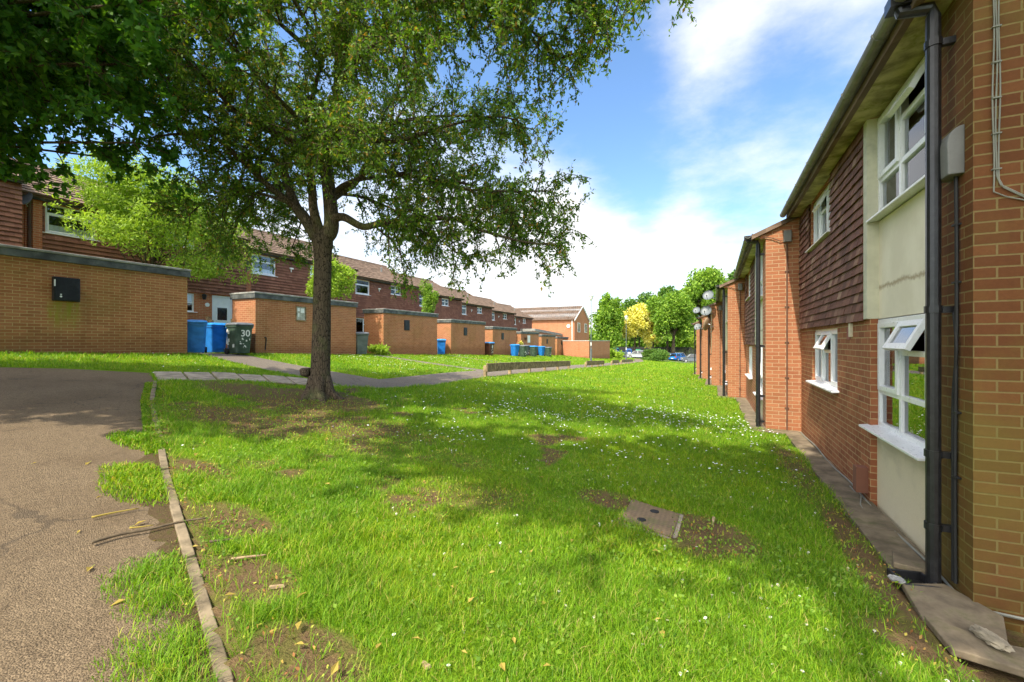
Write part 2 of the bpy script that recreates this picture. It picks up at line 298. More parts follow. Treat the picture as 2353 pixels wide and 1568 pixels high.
plain('plaque_red', (.30, .10, .07), .7); plain('tyre', (.02, .02, .02), .8); plain('rim', (.5, .5, .5), .35, metal=.6); plain('car_blue', (.02, .21, .62), .25, .03, spec=.6); plain('car_silver', (.55, .57, .60), .3, .03, spec=.6, metal=.3)
plain('car_white', (.80, .80, .80), .25, .02, spec=.6); plain('car_grey', (.13, .15, .17), .3, .05, spec=.6); plain('car_glass', (.02, .025, .03), .08, .1, spec=.8); plain('light_red', (.45, .02, .02), .3); plain('light_clear', (.75, .75, .72), .2)
plain('bank_yellow', (.80, .42, .02), .5); plain('bank_green', (.03, .22, .10), .5); plain('bank_blue', (.02, .08, .28), .5); plain('dark_fence', (.03, .03, .028), .9, .3)
plain('basket', (.10, .055, .03), .95); plain('flower_yellow', (.75, .52, .05), .7)
# manhole metal/concrete with a diamond tread
m, n, out = newmat('manhole'); co = obj_co(n)
rot = n.n('Mapping', Vector=co, Rotation=(0, 0, R(45)), Scale=(1, 1, 1)); ck = n.n('TexChecker', None, 1, Vector=rot, Scale=34.)
f = n.noise(co, 22, 6, .7); c = n.mix(f, (.12, .080, .042), (.30, .21, .125)); c = n.mix(n.math('MULTIPLY', ck, .4), c, (.10, .08, .055)); c = n.mix(n.math('MULTIPLY', n.smooth(n.noise(co, 5, 5), .5, .65), .4), c, (.10, .13, .03))
finish(n, out, bsdf(n, c, .85, bump(n, n.math('ADD', ck, f), .5, .006), .3))
# bark
m, n, out = newmat('bark'); co = obj_co(n)
v = n.n('TexVoronoi', {'feature': 'DISTANCE_TO_EDGE'}, 0, Vector=n.vmath('ADD', n.vmath('MULTIPLY', co, (26, 26, 7)), n.vmath('MULTIPLY', n.n('TexNoise', None, 1, Vector=co, Scale=8.), (2, 2, 2))), Scale=1.)
f = n.noise(n.vmath('MULTIPLY', co, (3, 3, 1)), 9, 7, .7); c = n.mix(f, (.055, .04, .027), (.20, .15, .10)); c = n.mix(n.smooth(v, .12, .0), c, (.03, .022, .015)); c = n.mix(n.math('MULTIPLY', n.smooth(n.noise(co, 2.5, 5), .5, .68), .55), c, (.13, .14, .055))
finish(n, out, bsdf(n, c, .95, bump(n, n.math('ADD', n.math('MINIMUM', v, .25), n.math('MULTIPLY', f, .25)), .9, .03), .1))
# concrete roof tiles
m, n, out = newmat('roof_tile'); uv, co, s_ = wall_uv(n)
f = n.noise(co, 3, 7, .7); wn = n.n('TexNoise', None, 0, Vector=n.vmath('SNAP', co, (.3, .3, .17)), Scale=7.3, Detail=0.)
c = n.mix(f, (.12, .082, .058), (.26, .185, .135)); c = n.mix(.55, c, n.mix(n.smooth(wn, .3, .7), (.28, .26, .25), (.72, .70, .68)), 'OVERLAY'); c = n.mix(n.math('MULTIPLY', n.smooth(n.noise(co, 1.3, 6, .7), .52, .7), .5), c, (.10, .09, .06))
finish(n, out, bsdf(n, c, .9, bump(n, f, .4, .01), .2))
# roughcast render
m, n, out = newmat('roughcast'); co = obj_co(n); f = n.noise(co, 140, 3, .7); b = n.noise(co, 2, 5)
c = n.mix(f, (.62, .53, .36), (.84, .74, .54)); c = n.mix(n.math('MULTIPLY', n.smooth(b, .5, .7), .3), c, (.34, .30, .20)); finish(n, out, bsdf(n, c, .95, bump(n, f, .8, .008), .1))
# cream panel with a stained crack line
m, n, out = newmat('cream_panel'); co = obj_co(n); s_ = n.t.nodes.new('ShaderNodeSeparateXYZ'); n.t.links.new(co, s_.inputs[0])
b = n.noise(co, 1.6, 6, .6); c = n.mix(n.smooth(b, .35, .65), (.74, .67, .52), (.84, .77, .62)); wv = n.math('ADD', s_.outputs[2], n.math('MULTIPLY', n.noise(co, 3, 5, .7), .10))
ln = n.math('ABSOLUTE', n.math('SUBTRACT', wv, 2.43)); c = n.mix(n.math('MULTIPLY', n.smooth(n.math('ADD', ln, n.math('MULTIPLY', n.noise(co, 30, 4), .05)), .062, .022), .8), c, (.36, .27, .16)); finish(n, out, bsdf(n, c, .8, bump(n, b, .1, .01), .2))
# glass: clear with a mirror-like coat
def glassmat(name, ior, tint):
    m, n, out = newmat(name); lw = n.n('Fresnel', IOR=ior); tr = n.n('BsdfTransparent', Color=tint); gl = n.n('BsdfGlossy', Color=(.95, .97, 1, 1), Roughness=.008)
    ms = n.t.nodes.new('ShaderNodeMixShader'); n.t.links.new(lw, ms.inputs[0]); n.t.links.new(tr, ms.inputs[1]); n.t.links.new(gl, ms.inputs[2]); finish(n, out, ms.outputs[0])
glassmat('glass', 3.6, (.62, .68, .68, 1)); glassmat('glass_clear', 1.5, (.97, .98, .98, 1))

# ------------------------------------------------------------------ mesh helpers
class MB:
    def __init__(s, sx=1, off=(0, 0, 0)): s.v = []; s.f = []; s.sx = sx; s.off = off
    def add(s, vs, fs):
        b = len(s.v); ox, oy, oz = s.off
        s.v += [(s.sx * (x + ox), y + oy, z + oz) for x, y, z in vs]; s.f += [tuple(b + i for i in (f if s.sx > 0 else f[::-1])) for f in fs]; return s
    def box(s, x0, x1, y0, y1, z0, z1):
        return s.add([(x0, y0, z0), (x1, y0, z0), (x1, y1, z0), (x0, y1, z0), (x0, y0, z1), (x1, y0, z1), (x1, y1, z1), (x0, y1, z1)],
                     [(3, 2, 1, 0), (4, 5, 6, 7), (0, 1, 5, 4), (1, 2, 6, 5), (2, 3, 7, 6), (3, 0, 4, 7)])
    def hexa(s, p): return s.add(p, [(3, 2, 1, 0), (4, 5, 6, 7), (0, 1, 5, 4), (1, 2, 6, 5), (2, 3, 7, 6), (3, 0, 4, 7)])
    def quad(s, *p): return s.add(list(p), [tuple(range(len(p)))])
    def prism(s, poly, axis, a, b):
        """poly in the two other axes, extruded along axis"""
        def P(u, v, t): return {'x': (t, u, v), 'y': (u, t, v), 'z': (u, v, t)}[axis]
        k = len(poly); vs = [P(u, v, a) for u, v in poly] + [P(u, v, b) for u, v in poly]
        return s.add(vs, [tuple(range(k))[::-1], tuple(range(k, 2 * k))] + [(i, (i + 1) % k, k + (i + 1) % k, k + i) for i in range(k)])
    def tube(s, pts, rad, k=8, cap=True):
        pts = [Vector(p) for p in pts]
        if not isinstance(rad, (list, tuple, np.ndarray)): rad = [rad] * len(pts)
        vs = []; up = None
        for i, p in enumerate(pts):
            t = (pts[min(i + 1, len(pts) - 1)] - pts[max(i - 1, 0)]).normalized()
            if up is None: up = t.orthogonal().normalized()
            up = (up - t * up.dot(t)); up = up.normalized() if up.length > 1e-6 else t.orthogonal().normalized(); bn = t.cross(up)
            for j in range(k):
                a = 2 * math.pi * j / k; vs.append(tuple(p + (up * math.cos(a) + bn * math.sin(a)) * rad[i]))
        fs = [(i * k + j, i * k + (j + 1) % k, (i + 1) * k + (j + 1) % k, (i + 1) * k + j) for i in range(len(pts) - 1) for j in range(k)]
        if cap: fs += [tuple(range(k))[::-1], tuple((len(pts) - 1) * k + j for j in range(k))]
        return s.add(vs, fs)
    def loft(s, rings, cap=True):
        k = len(rings[0]); vs = [p for r in rings for p in r]
        fs = [(i * k + j, i * k + (j + 1) % k, (i + 1) * k + (j + 1) % k, (i + 1) * k + j) for i in range(len(rings) - 1) for j in range(k)]
        if cap: fs += [tuple(range(k))[::-1], tuple((len(rings) - 1) * k + j for j in range(k))]
        return s.add(vs, fs)
    def disc(s, c, r, axis='y', k=16, t=.01):
        ax = {'x': Vector((1, 0, 0)), 'y': Vector((0, 1, 0)), 'z': Vector((0, 0, 1))}[axis] * t; return s.tube([Vector(c) - ax / 2, Vector(c) + ax / 2], r, k)
    def wall(s, x, y0, y1, z0, z1, holes=(), dep=.09):
        ys = sorted({y0, y1, *[min(max(h[i], y0), y1) for h in holes for i in (0, 1)]}); zs = sorted({z0, z1, *[min(max(h[i], z0), z1) for h in holes for i in (2, 3)]})
        for a, b in zip(ys, ys[1:]):
            for c, d in zip(zs, zs[1:]):
                if any(h[0] <= (a + b) / 2 <= h[1] and h[2] <= (c + d) / 2 <= h[3] for h in holes): continue
                s.quad((x, a, c), (x, a, d), (x, b, d), (x, b, c))
        for a, b, c, d in holes:
            X = x + dep
            s.quad((x, a, c), (X, a, c), (X, a, d), (x, a, d)); s.quad((x, b, c), (x, b, d), (X, b, d), (X, b, c))
            s.quad((x, a, c), (x, b, c), (X, b, c), (X, a, c)); s.quad((x, a, d), (X, a, d), (X, b, d), (x, b, d))
        return s
    def build(s, name, mat, parent=None, smooth=False, bev=0, seg=2):
        me = bpy.data.meshes.new(name); me.from_pydata(s.v, [], s.f); me.update()
        return link(name, me, mat, parent, smooth, bev, seg)
def link(name, me, mat, parent=None, smooth=False, bev=0, seg=2):
    o = bpy.data.objects.new(name, me); col.objects.link(o); me.materials.append(MAT[mat])
    if smooth: me.polygons.foreach_set('use_smooth', [True] * len(me.polygons))
    if bev:
        b = o.modifiers.new('bevel', 'BEVEL'); b.width = bev; b.segments = seg; b.limit_method = 'ANGLE'; b.angle_limit = R(40)
    if parent: o.parent = parent
    return o
def mesh_np(name, V, Fc, mat, parent=None, smooth=False):
    V = np.asarray(V, np.float32); Fc = np.asarray(Fc, np.int32); k = Fc.shape[1]
    me = bpy.data.meshes.new(name); me.vertices.add(len(V)); me.vertices.foreach_set('co', V.ravel())
    me.loops.add(Fc.size); me.loops.foreach_set('vertex_index', Fc.ravel()); me.polygons.add(len(Fc))
    me.polygons.foreach_set('loop_start', np.arange(0, Fc.size, k, dtype=np.int32)); me.polygons.foreach_set('loop_total', np.full(len(Fc), k, np.int32))
    me.update(calc_edges=True); return link(name, me, mat, parent, smooth)
def thing(name, label, cat, loc=(0, 0, 0), rz=0, group=None):
    o = bpy.data.objects.new(name, None); col.objects.link(o); o.empty_display_size = .2
    o.location = loc; o.rotation_euler = (0, 0, rz); return tag(o, label, cat, group)
def tag(o, label, cat, group=None):
    o['label'] = label; o['category'] = cat
    if group: o['group'] = group
    return o
def kind(o, k): o['kind'] = k; return o
def kids(o): return [c for c in bpy.data.objects if c.parent == o]
def copy_tree(o, parent=None):
    c = o.copy(); col.objects.link(c); c.parent = parent
    for ch in KIDS(o): copy_tree(ch, c)
    return c
def KIDS(o): return list(o.children)
def textmesh(body, size, depth=.003):
    cu = bpy.data.curves.new('text', 'FONT'); cu.body = body; cu.size = size; cu.extrude = depth; cu.align_x = 'CENTER'; cu.align_y = 'CENTER'; cu.offset = .004
    t = bpy.data.objects.new('text', cu); col.objects.link(t); dg = bpy.context.evaluated_depsgraph_get()
    me = bpy.data.meshes.new_from_object(t.evaluated_get(dg)); col.objects.unlink(t); bpy.data.objects.remove(t); return me

# ------------------------------------------------------------------ setting: ground, paths, kerb
def axis(parts):
    a = []
    for s0, s1, st in parts: a += list(np.arange(s0, s1, st))
    return np.array(a + [parts[-1][1]])
gx = axis([(-900, -60, 120), (-60, -24, 4), (-24, -12, .4), (-12, 2.6, .085), (2.6, 12, .8), (12, 60, 6), (60, 900, 120)])
gy = axis([(-300, -20, 70), (-20, 0, 1), (0, 12, .085), (12, 30, .3), (30, 110, 1.5), (110, 200, 15), (200, 1400, 200)])
GX, GY = np.meshgrid(gx, gy); GZ = terr(GX, GY)
near = (GY > 0) & (GY < 14) & (GX > -13) & (GX < 2)
near_wall = (GX > 1.05) & (GX < 6) & (GY < 4.2)
GZ = GZ + near * ((fbm(GX, GY, .6) - .5) * .05)
GZ -= .06 * in_poly(GX, GY, TARMAC); 
for P in [FLAGS, PATH1, MAIN] + CROSS: GZ -= .035 * in_poly(GX, GY, P)
GZ -= .05 * in_poly(GX, GY, MANHOLE)
GZ -= .06 * ((GX > house_front(GY) - .30) & (GY < 40)) + .03 * ((GX > 1.15) & (GY < 4.1))
nx, ny = len(gx), len(gy); idx = np.arange(nx * ny).reshape(ny, nx)
Fq = np.stack([idx[:-1, :-1], idx[:-1, 1:], idx[1:, 1:], idx[1:, :-1]], -1).reshape(-1, 4)
lawn = mesh_np('lawn', np.stack([GX, GY, GZ], -1).reshape(-1, 3), Fq, 'lawn', smooth=True)
kind(lawn, 'structure')
a = lawn.data.attributes.new('soil', 'FLOAT', 'POINT'); a.data.foreach_set('value', np.where(near_wall, 1., np.where(near, soil(GX, GY), fbm(GX, GY, 1.) * .12)).ravel().astype(np.float32))
def drape(name, poly, mat, dz=.012, step=.25, fray=0., kerbed=False):
    """a polygon cut into a grid and laid on the terrain"""
    P = np.array(poly); bm = bmesh.new(); f = bm.faces.new([bm.verts.new((x, y, 0)) for x, y in poly]); bmesh.ops.triangulate(bm, faces=[f])
    for ax in (0, 1):
        lo, hi = P[:, ax].min(), P[:, ax].max(); t = lo + step
        while t < hi:
            bmesh.ops.bisect_plane(bm, geom=bm.verts[:] + bm.edges[:] + bm.faces[:], plane_co=(t, 0, 0) if ax == 0 else (0, t, 0), plane_no=(1, 0, 0) if ax == 0 else (0, 1, 0)); t += step
    for v in bm.verts: v.co.z = tz(v.co.x, v.co.y) + dz
    me = bpy.data.meshes.new(name); bm.to_mesh(me); bm.free(); return kind(link(name, me, mat), 'structure')
drape('tarmac_path', TARMAC, 'tarmac', -.022, .3)
drape('crossing_path', PATH1, 'path_tarmac', .004, .3)
drape('main_path', MAIN, 'path_tarmac', .008, .6)
for P in CROSS: drape('garden_path', P, 'path_tarmac', .0, .6)
drape('road', [(-60, 80), (-14, 85.0), (-3, 79.5), (4, 78), (60, 70), (60, 120), (-60, 120)], 'road', .03, 3.)
# dirt gathered on the tarmac along the kerb
m, n, out = newmat('grit'); co = obj_co(n); f = n.noise(co, 26, 6, .7); f2 = n.noise(co, 120, 3, .7); c = n.mix(f2, (.035, .024, .012), (.19, .13, .07)); c = n.mix(n.math('MULTIPLY', n.smooth(f, .5, .68), .7), c, (.085, .105, .015)); finish(n, out, bsdf(n, c, .95, bump(n, n.math('ADD', f, f2), .9, .02), .1))
KL = [(float(x), float(np.interp(-x, [-p[0] for p in KERB], [p[1] for p in KERB]))) for x in np.linspace(-1.5, -8.6, 110)]
outer = [(x - .36 * wd_, y - .93 * wd_) for (x, y), wd_ in zip(KL, [.05 + .42 * max(0, float(fbm(x * 1.0, y, .5)) - .30) + .10 * float(vnoise(x, y, .09)) for x, y in KL])]
V_ = []; 
for (a0, b0), (a1, b1) in zip(KL, outer):
    for t_ in (0, .33, .66, 1): X_, Y_ = a0 + (a1 - a0) * t_, b0 + (b1 - b0) * t_; V_.append((X_, Y_, tz(X_, Y_) - .022 + (.012, .010, .006, -.004)[int(t_ * 3 + .1)]))
kind(mesh_np('dirt_strip', V_, [(i * 4 + j, (i + 1) * 4 + j, (i + 1) * 4 + j + 1, i * 4 + j + 1) for i in range(len(KL) - 1) for j in range(3)], 'grit', smooth=True), 'structure')
# flagstones
mb = MB(); q = 7
def along(P, t):
    d = [math.dist(a, b) for a, b in zip(P, P[1:])]; L = sum(d) * t
    for (a, b), l in zip(zip(P, P[1:]), d):
        if L <= l + 1e-9: return (a[0] + (b[0] - a[0]) * L / l, a[1] + (b[1] - a[1]) * L / l)
        L -= l
    return P[-1]
for i in range(q):
    t0, t1 = i / q + .006, (i + 1) / q - .006; c4 = [along(FLAGS_F, t0), along(FLAGS_F, t1), along(FLAGS_B, t1), along(FLAGS_B, t0)]
    jz = random.uniform(-.012, .014); mb.hexa([(x, y, tz(x, y) - .06) for x, y in c4] + [(x, y, tz(x, y) + .015 + jz) for x, y in c4])
kind(mb.build('flagstone_path', 'concrete', bev=.008), 'structure')
# edging kerb
mb = MB(); k_ = 0
for (ax, ay), (bx, by) in zip(KERB[2:], KERB[3:]):
    L = math.dist((ax, ay), (bx, by)); m_ = max(1, round(L / .9)); nx_, ny_ = -(by - ay) / L * .03, (bx - ax) / L * .03
    for i in range(m_):
        t0 = i / m_ + .004 / L; t1 = (i + 1) / m_ - .004 / L; k_ += 1; jz = random.uniform(-.008, .01); jn = random.uniform(-.25, .25)
        p = [(ax + (bx - ax) * t, ay + (by - ay) * t) for t in (t0, t1)]
        c4 = [(p[0][0] - nx_ * (1 + jn), p[0][1] - ny_ * (1 + jn)), (p[1][0] - nx_ * (1 + jn), p[1][1] - ny_ * (1 + jn)), (p[1][0] + nx_ * (1 - jn), p[1][1] + ny_ * (1 - jn)), (p[0][0] + nx_ * (1 - jn), p[0][1] + ny_ * (1 - jn))]
        mb.hexa([(x, y, tz(x, y) - .12) for x, y in c4] + [(x, y, tz(x, y) + .006 + jz) for x, y in c4])
kind(mb.build('edging_kerb', 'kerb', bev=.006), 'structure')
# slab strip along the right-hand houses
mb = MB()
for hx, hy, hy2 in zip(HX, HY, HY[1:]):
    y = hy + (.0 if hy > 4 else .35)
    while y < hy2 - .1:
        e = min(y + .88, hy2); z = tz(hx, y) ; jz = random.uniform(-.012, .012)
        mb.hexa([(hx - .30, y + .006, z - .08), (hx + .02, y + .006, z - .08), (hx + .02, e - .006, z - .08), (hx - .30, e - .006, z - .08), (hx - .30, y + .006, z + .012 + jz), (hx + .02, y + .006, z + .02 + jz), (hx + .02, e - .006, z + .02), (hx - .30, e - .006, z + .012)]); y = e
    mb.box(hx - .34, hx + .55, hy - .30, hy - .01, tz(hx, hy) - .1, tz(hx, hy) + .025) if hy > 4 else None
kind(mb.build('slab_pavement', 'slab', bev=.008), 'structure')

# ------------------------------------------------------------------ houses
def window(parent, sx, x, y0, y1, z0, z1, cols, bars=(), sashes=(), opened=(), sill=None, curtain=None, fw=.05, rec=.045, ext=(.09, .09)):
    """cols: inner mullion fractions; bars[j]: heights (fractions) of the bars in column j"""
    f = MB(sx); X0, X1 = x + rec, x + rec + .065
    W, H = y1 - y0, z1 - z0; ye = [y0] + [y0 + W * c for c in cols] + [y1]
    f.box(X0, X1, y0, y0 + fw, z0, z1); f.box(X0, X1, y1 - fw, y1, z0, z1); f.box(X0, X1, y0 + fw, y1 - fw, z0, z0 + fw); f.box(X0, X1, y0 + fw, y1 - fw, z1 - fw, z1)
    cells = {}
    for j in range(len(ye) - 1):
        a = ye[j] + (fw if j == 0 else fw * .5); b = ye[j + 1] - (fw if j == len(ye) - 2 else fw * .5)
        if j: f.box(X0 + .003, X1 - .003, ye[j] - fw * .5, ye[j] + fw * .5, z0 + fw, z1 - fw)
        zs = [z0 + fw]; bl = bars[j] if j < len(bars) else ()
        for t in bl:
            z = z0 + H * t; f.box(X0 + .005, X1 - .005, a, b, z - fw * .5, z + fw * .5); zs += [z - fw * .5, z + fw * .5]
        zs.append(z1 - fw)
        for r in range(len(zs) // 2): cells[(j, r)] = (a, b, zs[2 * r], zs[2 * r + 1])
    for c in sashes:
        a, b, c0, c1 = cells[c]; s = .042; g0, g1 = X0 - .016, X1 - .02
        f.box(g0, g1, a - .008, a + s, c0 - .008, c1 + .008); f.box(g0, g1, b - s, b + .008, c0 - .008, c1 + .008); f.box(g0, g1, a + s, b - s, c0 - .008, c0 + s); f.box(g0, g1, a + s, b - s, c1 - s, c1 + .008)
    fo = f.build('window', 'upvc', parent, bev=.004)
    g = MB(sx)
    for c, (a, b, c0, c1) in cells.items():
        if c not in opened: g.box(X0 + .03, X0 + .036, a - .01, b + .01, c0 - .01, c1 + .01)
    g.build('pane', 'glass' if z0 < 2.5 and sx > 0 else 'glass_clear', fo)
    for c in opened:                                    # top-hung light, pushed out at the bottom
        a, b, c0, c1 = cells[c]; s = .048; an = R(27); oc = MB(sx); gl = MB(sx)
        def rotq(mb_, xa, xb, ya, yb, za, zb):
            P = []
            for (px, py, pz) in [(xa, ya, za), (xb, ya, za), (xb, yb, za), (xa, yb, za), (xa, ya, zb), (xb, ya, zb), (xb, yb, zb), (xa, yb, zb)]:
                d = c1 - pz; P.append((X0 - .012 + px * math.cos(an) - d * math.sin(an), py, c1 - d * math.cos(an) - px * math.sin(an)))
            mb_.hexa(P)
        rotq(oc, 0, .045, a - .01, a + s, c0 - .01, c1 + .01); rotq(oc, 0, .045, b - s, b + .01, c0 - .01, c1 + .01); rotq(oc, 0, .045, a + s, b - s, c0 - .01, c0 + s); rotq(oc, 0, .045, a + s, b - s, c1 - s, c1 + .01)
        rotq(gl, .018, .024, a + s - .01, b - s + .01, c0 + s - .01, c1 - s + .01)
        oo = oc.build('opening_light', 'upvc', fo, bev=.003); gl.build('glazing', 'glass', parent if False else fo)
    if sill:
        s = MB(sx); a_, b_ = y0 - ext[0], y1 + ext[1]; s.hexa([(x - sill, a_, z0 - .035), (x + rec + .02, a_, z0 - .02), (x + rec + .02, b_, z0 - .02), (x - sill, b_, z0 - .035), (x - sill, a_, z0 - .012), (x + rec + .02, a_, z0 + .012), (x + rec + .02, b_, z0 + .012), (x - sill, b_, z0 - .012)])
        s.build('sill', 'upvc', fo, bev=.004)
    if curtain:
        for ca, cb, cza, czb in curtain:
            q = MB(sx); N = 24; ys = [y0 + W * (ca + (cb - ca) * i / N) for i in range(N + 1)]; za, zb = z0 + H * cza, z0 + H * czb
            P = [(x + rec + .052 + .008 * math.sin(i * 1.9), y) for i, y in enumerate(ys)]
            for (xa, ya), (xb, yb) in zip(P, P[1:]): q.quad((xa, ya, za), (xa, ya, zb), (xb, yb, zb), (xb, yb, za))
            q.build('curtain', 'curtain', fo)
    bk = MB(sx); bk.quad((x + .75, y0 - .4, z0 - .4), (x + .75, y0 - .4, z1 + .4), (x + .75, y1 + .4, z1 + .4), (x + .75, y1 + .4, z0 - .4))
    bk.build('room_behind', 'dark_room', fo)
    return fo
def tiles(parent, sx, x, y0, y1, z0, z1, holes, mat, gauge=.108, tw=.165, pj=.046):
    t = MB(sx); z = z0; r = 0
    while z < z1 - .02:
        zt = min(z + gauge * 1.15, z1); zm = z + gauge * .5; iv = [(y0, y1)]
        for a, b, c, d in holes:
            if c < zm < d:
                nv = []
                for p, q in iv:
                    if b <= p or a >= q: nv.append((p, q)); continue
                    if a > p: nv.append((p, a))
                    if b < q: nv.append((b, q))
                iv = nv
        for p, q in iv:
            y = p - (tw * .5 if r % 2 else 0) - random.uniform(0, .01)
            while y < q:
                a, b = max(y, p), min(y + tw - .003, q); y += tw
                if b - a < .012: continue
                dx = random.uniform(-.004, .005); dz = random.uniform(-.003, .003); dz2 = dz + random.uniform(-.003, .003)
                t.hexa([(x - pj + dx, a, z + dz), (x - .030 + dx, a, z + dz), (x - .030 + dx, b, z + dz2), (x - pj + dx, b, z + dz2), (x - .020, a, zt), (x - .006, a, zt), (x - .006, b, zt), (x - .020, b, zt)])
        z += gauge; r += 1
    return t.build('tile_hanging', mat, parent)
def gutter_run(parent, sx, x, z, y0, y1, mat='gutter', r=.058, fas='fascia'):
    g = MB(sx); k = 9; P = []
    for y in (y0, y1):
        P.append([(x + r * math.cos(a), y, z + r * math.sin(a)) for a in np.linspace(math.pi, 2 * math.pi, k)] + [(x + (r - .006) * math.cos(a), y, z + (r - .006) * math.sin(a)) for a in np.linspace(2 * math.pi, math.pi, k)])
    g.loft(P)
    y = y0 + .5
    while y < y1 - .1:
        pr = [(x + (r + .006) * math.cos(a), z + (r + .006) * math.sin(a)) for a in np.linspace(math.pi * .97, 2 * math.pi, k)]
        g.prism(pr + [(x + r * 1.0, z + .002), (x - r * .9, z + .002)], 'y', y, y + .03); y += .92
    return g.build('gutter', mat, parent)
E4 = 4.22
def right_house(root, near):
    sx = 1; L = 6.13
    holes = [(3.42, 5.08, 1.12, 1.99), (3.75, 5.2, 3.40, 4.20)]
    wmat = 'brick_near' if near else 'brick_house'
    b = MB(); b.wall(0, 0, .60, -.9, E4, dep=.06); b.wall(0, 2.05, L, -.9, 2.05, [holes[0]]); b.wall(.004, 2.05, L, 2.05, E4, [holes[1]])
    b.quad((0, .60, -.9), (.07, .60, -.9), (.07, .60, E4), (0, .60, E4)); b.quad((0, 2.05, -.9), (0, 2.05, E4), (.07, 2.05, E4), (.07, 2.05, -.9))
    rz = lambda x: E4 + .08 + .445 * x
    b.quad((0, 0, -.9), (7, 0, -.9), (7, 0, E4), (3.5, 0, rz(3.5)), (0, 0, E4 + .08)); b.quad((0, L, -.9), (0, L, E4), (3.5, L, rz(3.5)), (7, L, E4), (7, L, -.9)); b.quad((7, 0, -.9), (7, L, -.9), (7, L, E4), (7, 0, E4))
    b.build('brick_wall', wmat, root)
    if not near:
        cb = MB(); cb.box(-.10, -.001, .0, .30, E4 - .03, E4 + .06); cb.build('eaves_corbel', 'brick_far', root)
    # bay of windows and panels
    p = MB(); p.box(.075, .12, .60, 2.05, 2.04, 3.09); p.build('cream_panel', 'cream_panel', root)
    p = MB(); p.box(.06, .12, .60, 2.05, -.5, .855); p.build('render_panel', 'roughcast', root)
    p = MB(); p.box(-.03, .10, 2.046, 2.17, 2.04, E4 - .004); p.build('trim_post', 'trim', root, bev=.005)
    cu = [(.03, .18, .03, .95), (.2, .575, .03, .70), (.6, .97, .03, .90)]
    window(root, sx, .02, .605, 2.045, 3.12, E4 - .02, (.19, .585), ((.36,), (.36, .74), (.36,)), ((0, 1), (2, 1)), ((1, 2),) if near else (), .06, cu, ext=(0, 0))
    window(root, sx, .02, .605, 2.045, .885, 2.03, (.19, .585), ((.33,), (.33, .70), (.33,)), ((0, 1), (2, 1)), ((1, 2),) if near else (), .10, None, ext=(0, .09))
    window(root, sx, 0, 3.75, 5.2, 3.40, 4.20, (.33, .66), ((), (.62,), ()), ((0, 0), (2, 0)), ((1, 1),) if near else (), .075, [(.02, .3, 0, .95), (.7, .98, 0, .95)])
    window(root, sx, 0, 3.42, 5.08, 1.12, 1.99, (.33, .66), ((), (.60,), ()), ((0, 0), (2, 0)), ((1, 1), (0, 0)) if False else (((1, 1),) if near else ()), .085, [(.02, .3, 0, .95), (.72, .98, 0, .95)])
    tiles(root, sx, 0, 2.175, L - .002, 2.03, E4 - .004, [(3.70, 5.25, 3.33, 4.3)], 'clay_tile')
    s = MB(); s.box(-.225, .12, .02, L, E4, E4 + .018); s.build('soffit', 'soffit', root)
    s = MB(); s.box(-.243, -.226, .02, L, E4 - .015, E4 + .10); s.build('fascia', 'fascia', root)
    rf = MB(); t = .09
    rf.hexa([(-.25, -.06, rz(-.25)), (3.5, -.06, rz(3.5)), (3.5, L, rz(3.5)), (-.25, L, rz(-.25)), (-.25, -.06, rz(-.25) + t), (3.5, -.06, rz(3.5) + t), (3.5, L, rz(3.5) + t), (-.25, L, rz(-.25) + t)])
    rf.hexa([(3.5, -.06, rz(3.5)), (7.3, -.06, rz(-.3)), (7.3, L, rz(-.3)), (3.5, L, rz(3.5)), (3.5, -.06, rz(3.5) + t), (7.3, -.06, rz(-.3) + t), (7.3, L, rz(-.3) + t), (3.5, L, rz(3.5) + t)])
    rf.build('roof', 'roof_tile', root)
    gutter_run(root, sx, -.305, E4 + .085, .10, L)
    d = MB(); d.tube([(-.305, .235, E4 + .05), (-.30, .235, E4 - .01), (-.13, .235, E4 - .035), (-.115, .235, E4 - .10), (-.115, .235, .02)], .042, 12)
    d.box(-.372, -.246, .17, .30, E4 + .015, E4 + .10)
    for z in (3.9, 2.0, .97, .45): d.tube([(-.115, .235, z), (-.115, .235, z + .05)], .050, 12); d.box(-.075, .0, .215, .255, z, z + .045)
    d.build('downpipe', 'black_pipe', root, smooth=False)
    if near:
        x = MB(); zz = 3.27; pr = [(.0, zz - .33), (-.085, zz - .33), (-.09, zz - .12)] + [(-.09 * math.cos(a), zz - .12 + .12 * math.sin(a)) for a in np.linspace(.2, math.pi / 2, 6)]
        x.prism(pr, 'y', .10, .30); x.build('meter_box', 'grey_box', root, bev=.006)
        c = MB(); rr = random.Random(2); c.tube([(-.02, .17 + .012 * math.sin(z * 2.1), z) for z in np.linspace(2.95, .12, 26)], .011, 6); c.tube([(-.024, .20 - .05 * math.exp(-((z - 1.75) / .22) ** 2), z) for z in np.linspace(2.0, .12, 30)], .009, 6)
        for z in (2.6, 2.2, 1.3, .85): c.box(-.032, 0, .145, .20, z, z + .012)
        c.build('cable_run', 'black_cable', root)
        c = MB()
        for off, xx, e in ((.0, .09, 2.62), (.014, .104, 2.72), (.03, .118, 2.70)):
            pts = [(xx + .004 * math.sin(z * 7 + off * 90), -.012, z) for z in np.linspace(4.6, e + .14, 26)]
            pts += [(xx + (.02 if off else .06) + i * .05, -.012, e + .1 - .02 * i if off == 0 else e + .04 * (2 - min(i, 2))) for i in range(7 if off else 3)]
            c.tube(pts, .0042, 6)
        for z in np.linspace(2.9, 4.5, 8): c.box(.084, .126, -.022, 0, z, z + .008)
        c.build('grey_cable', 'grey_cable', root)
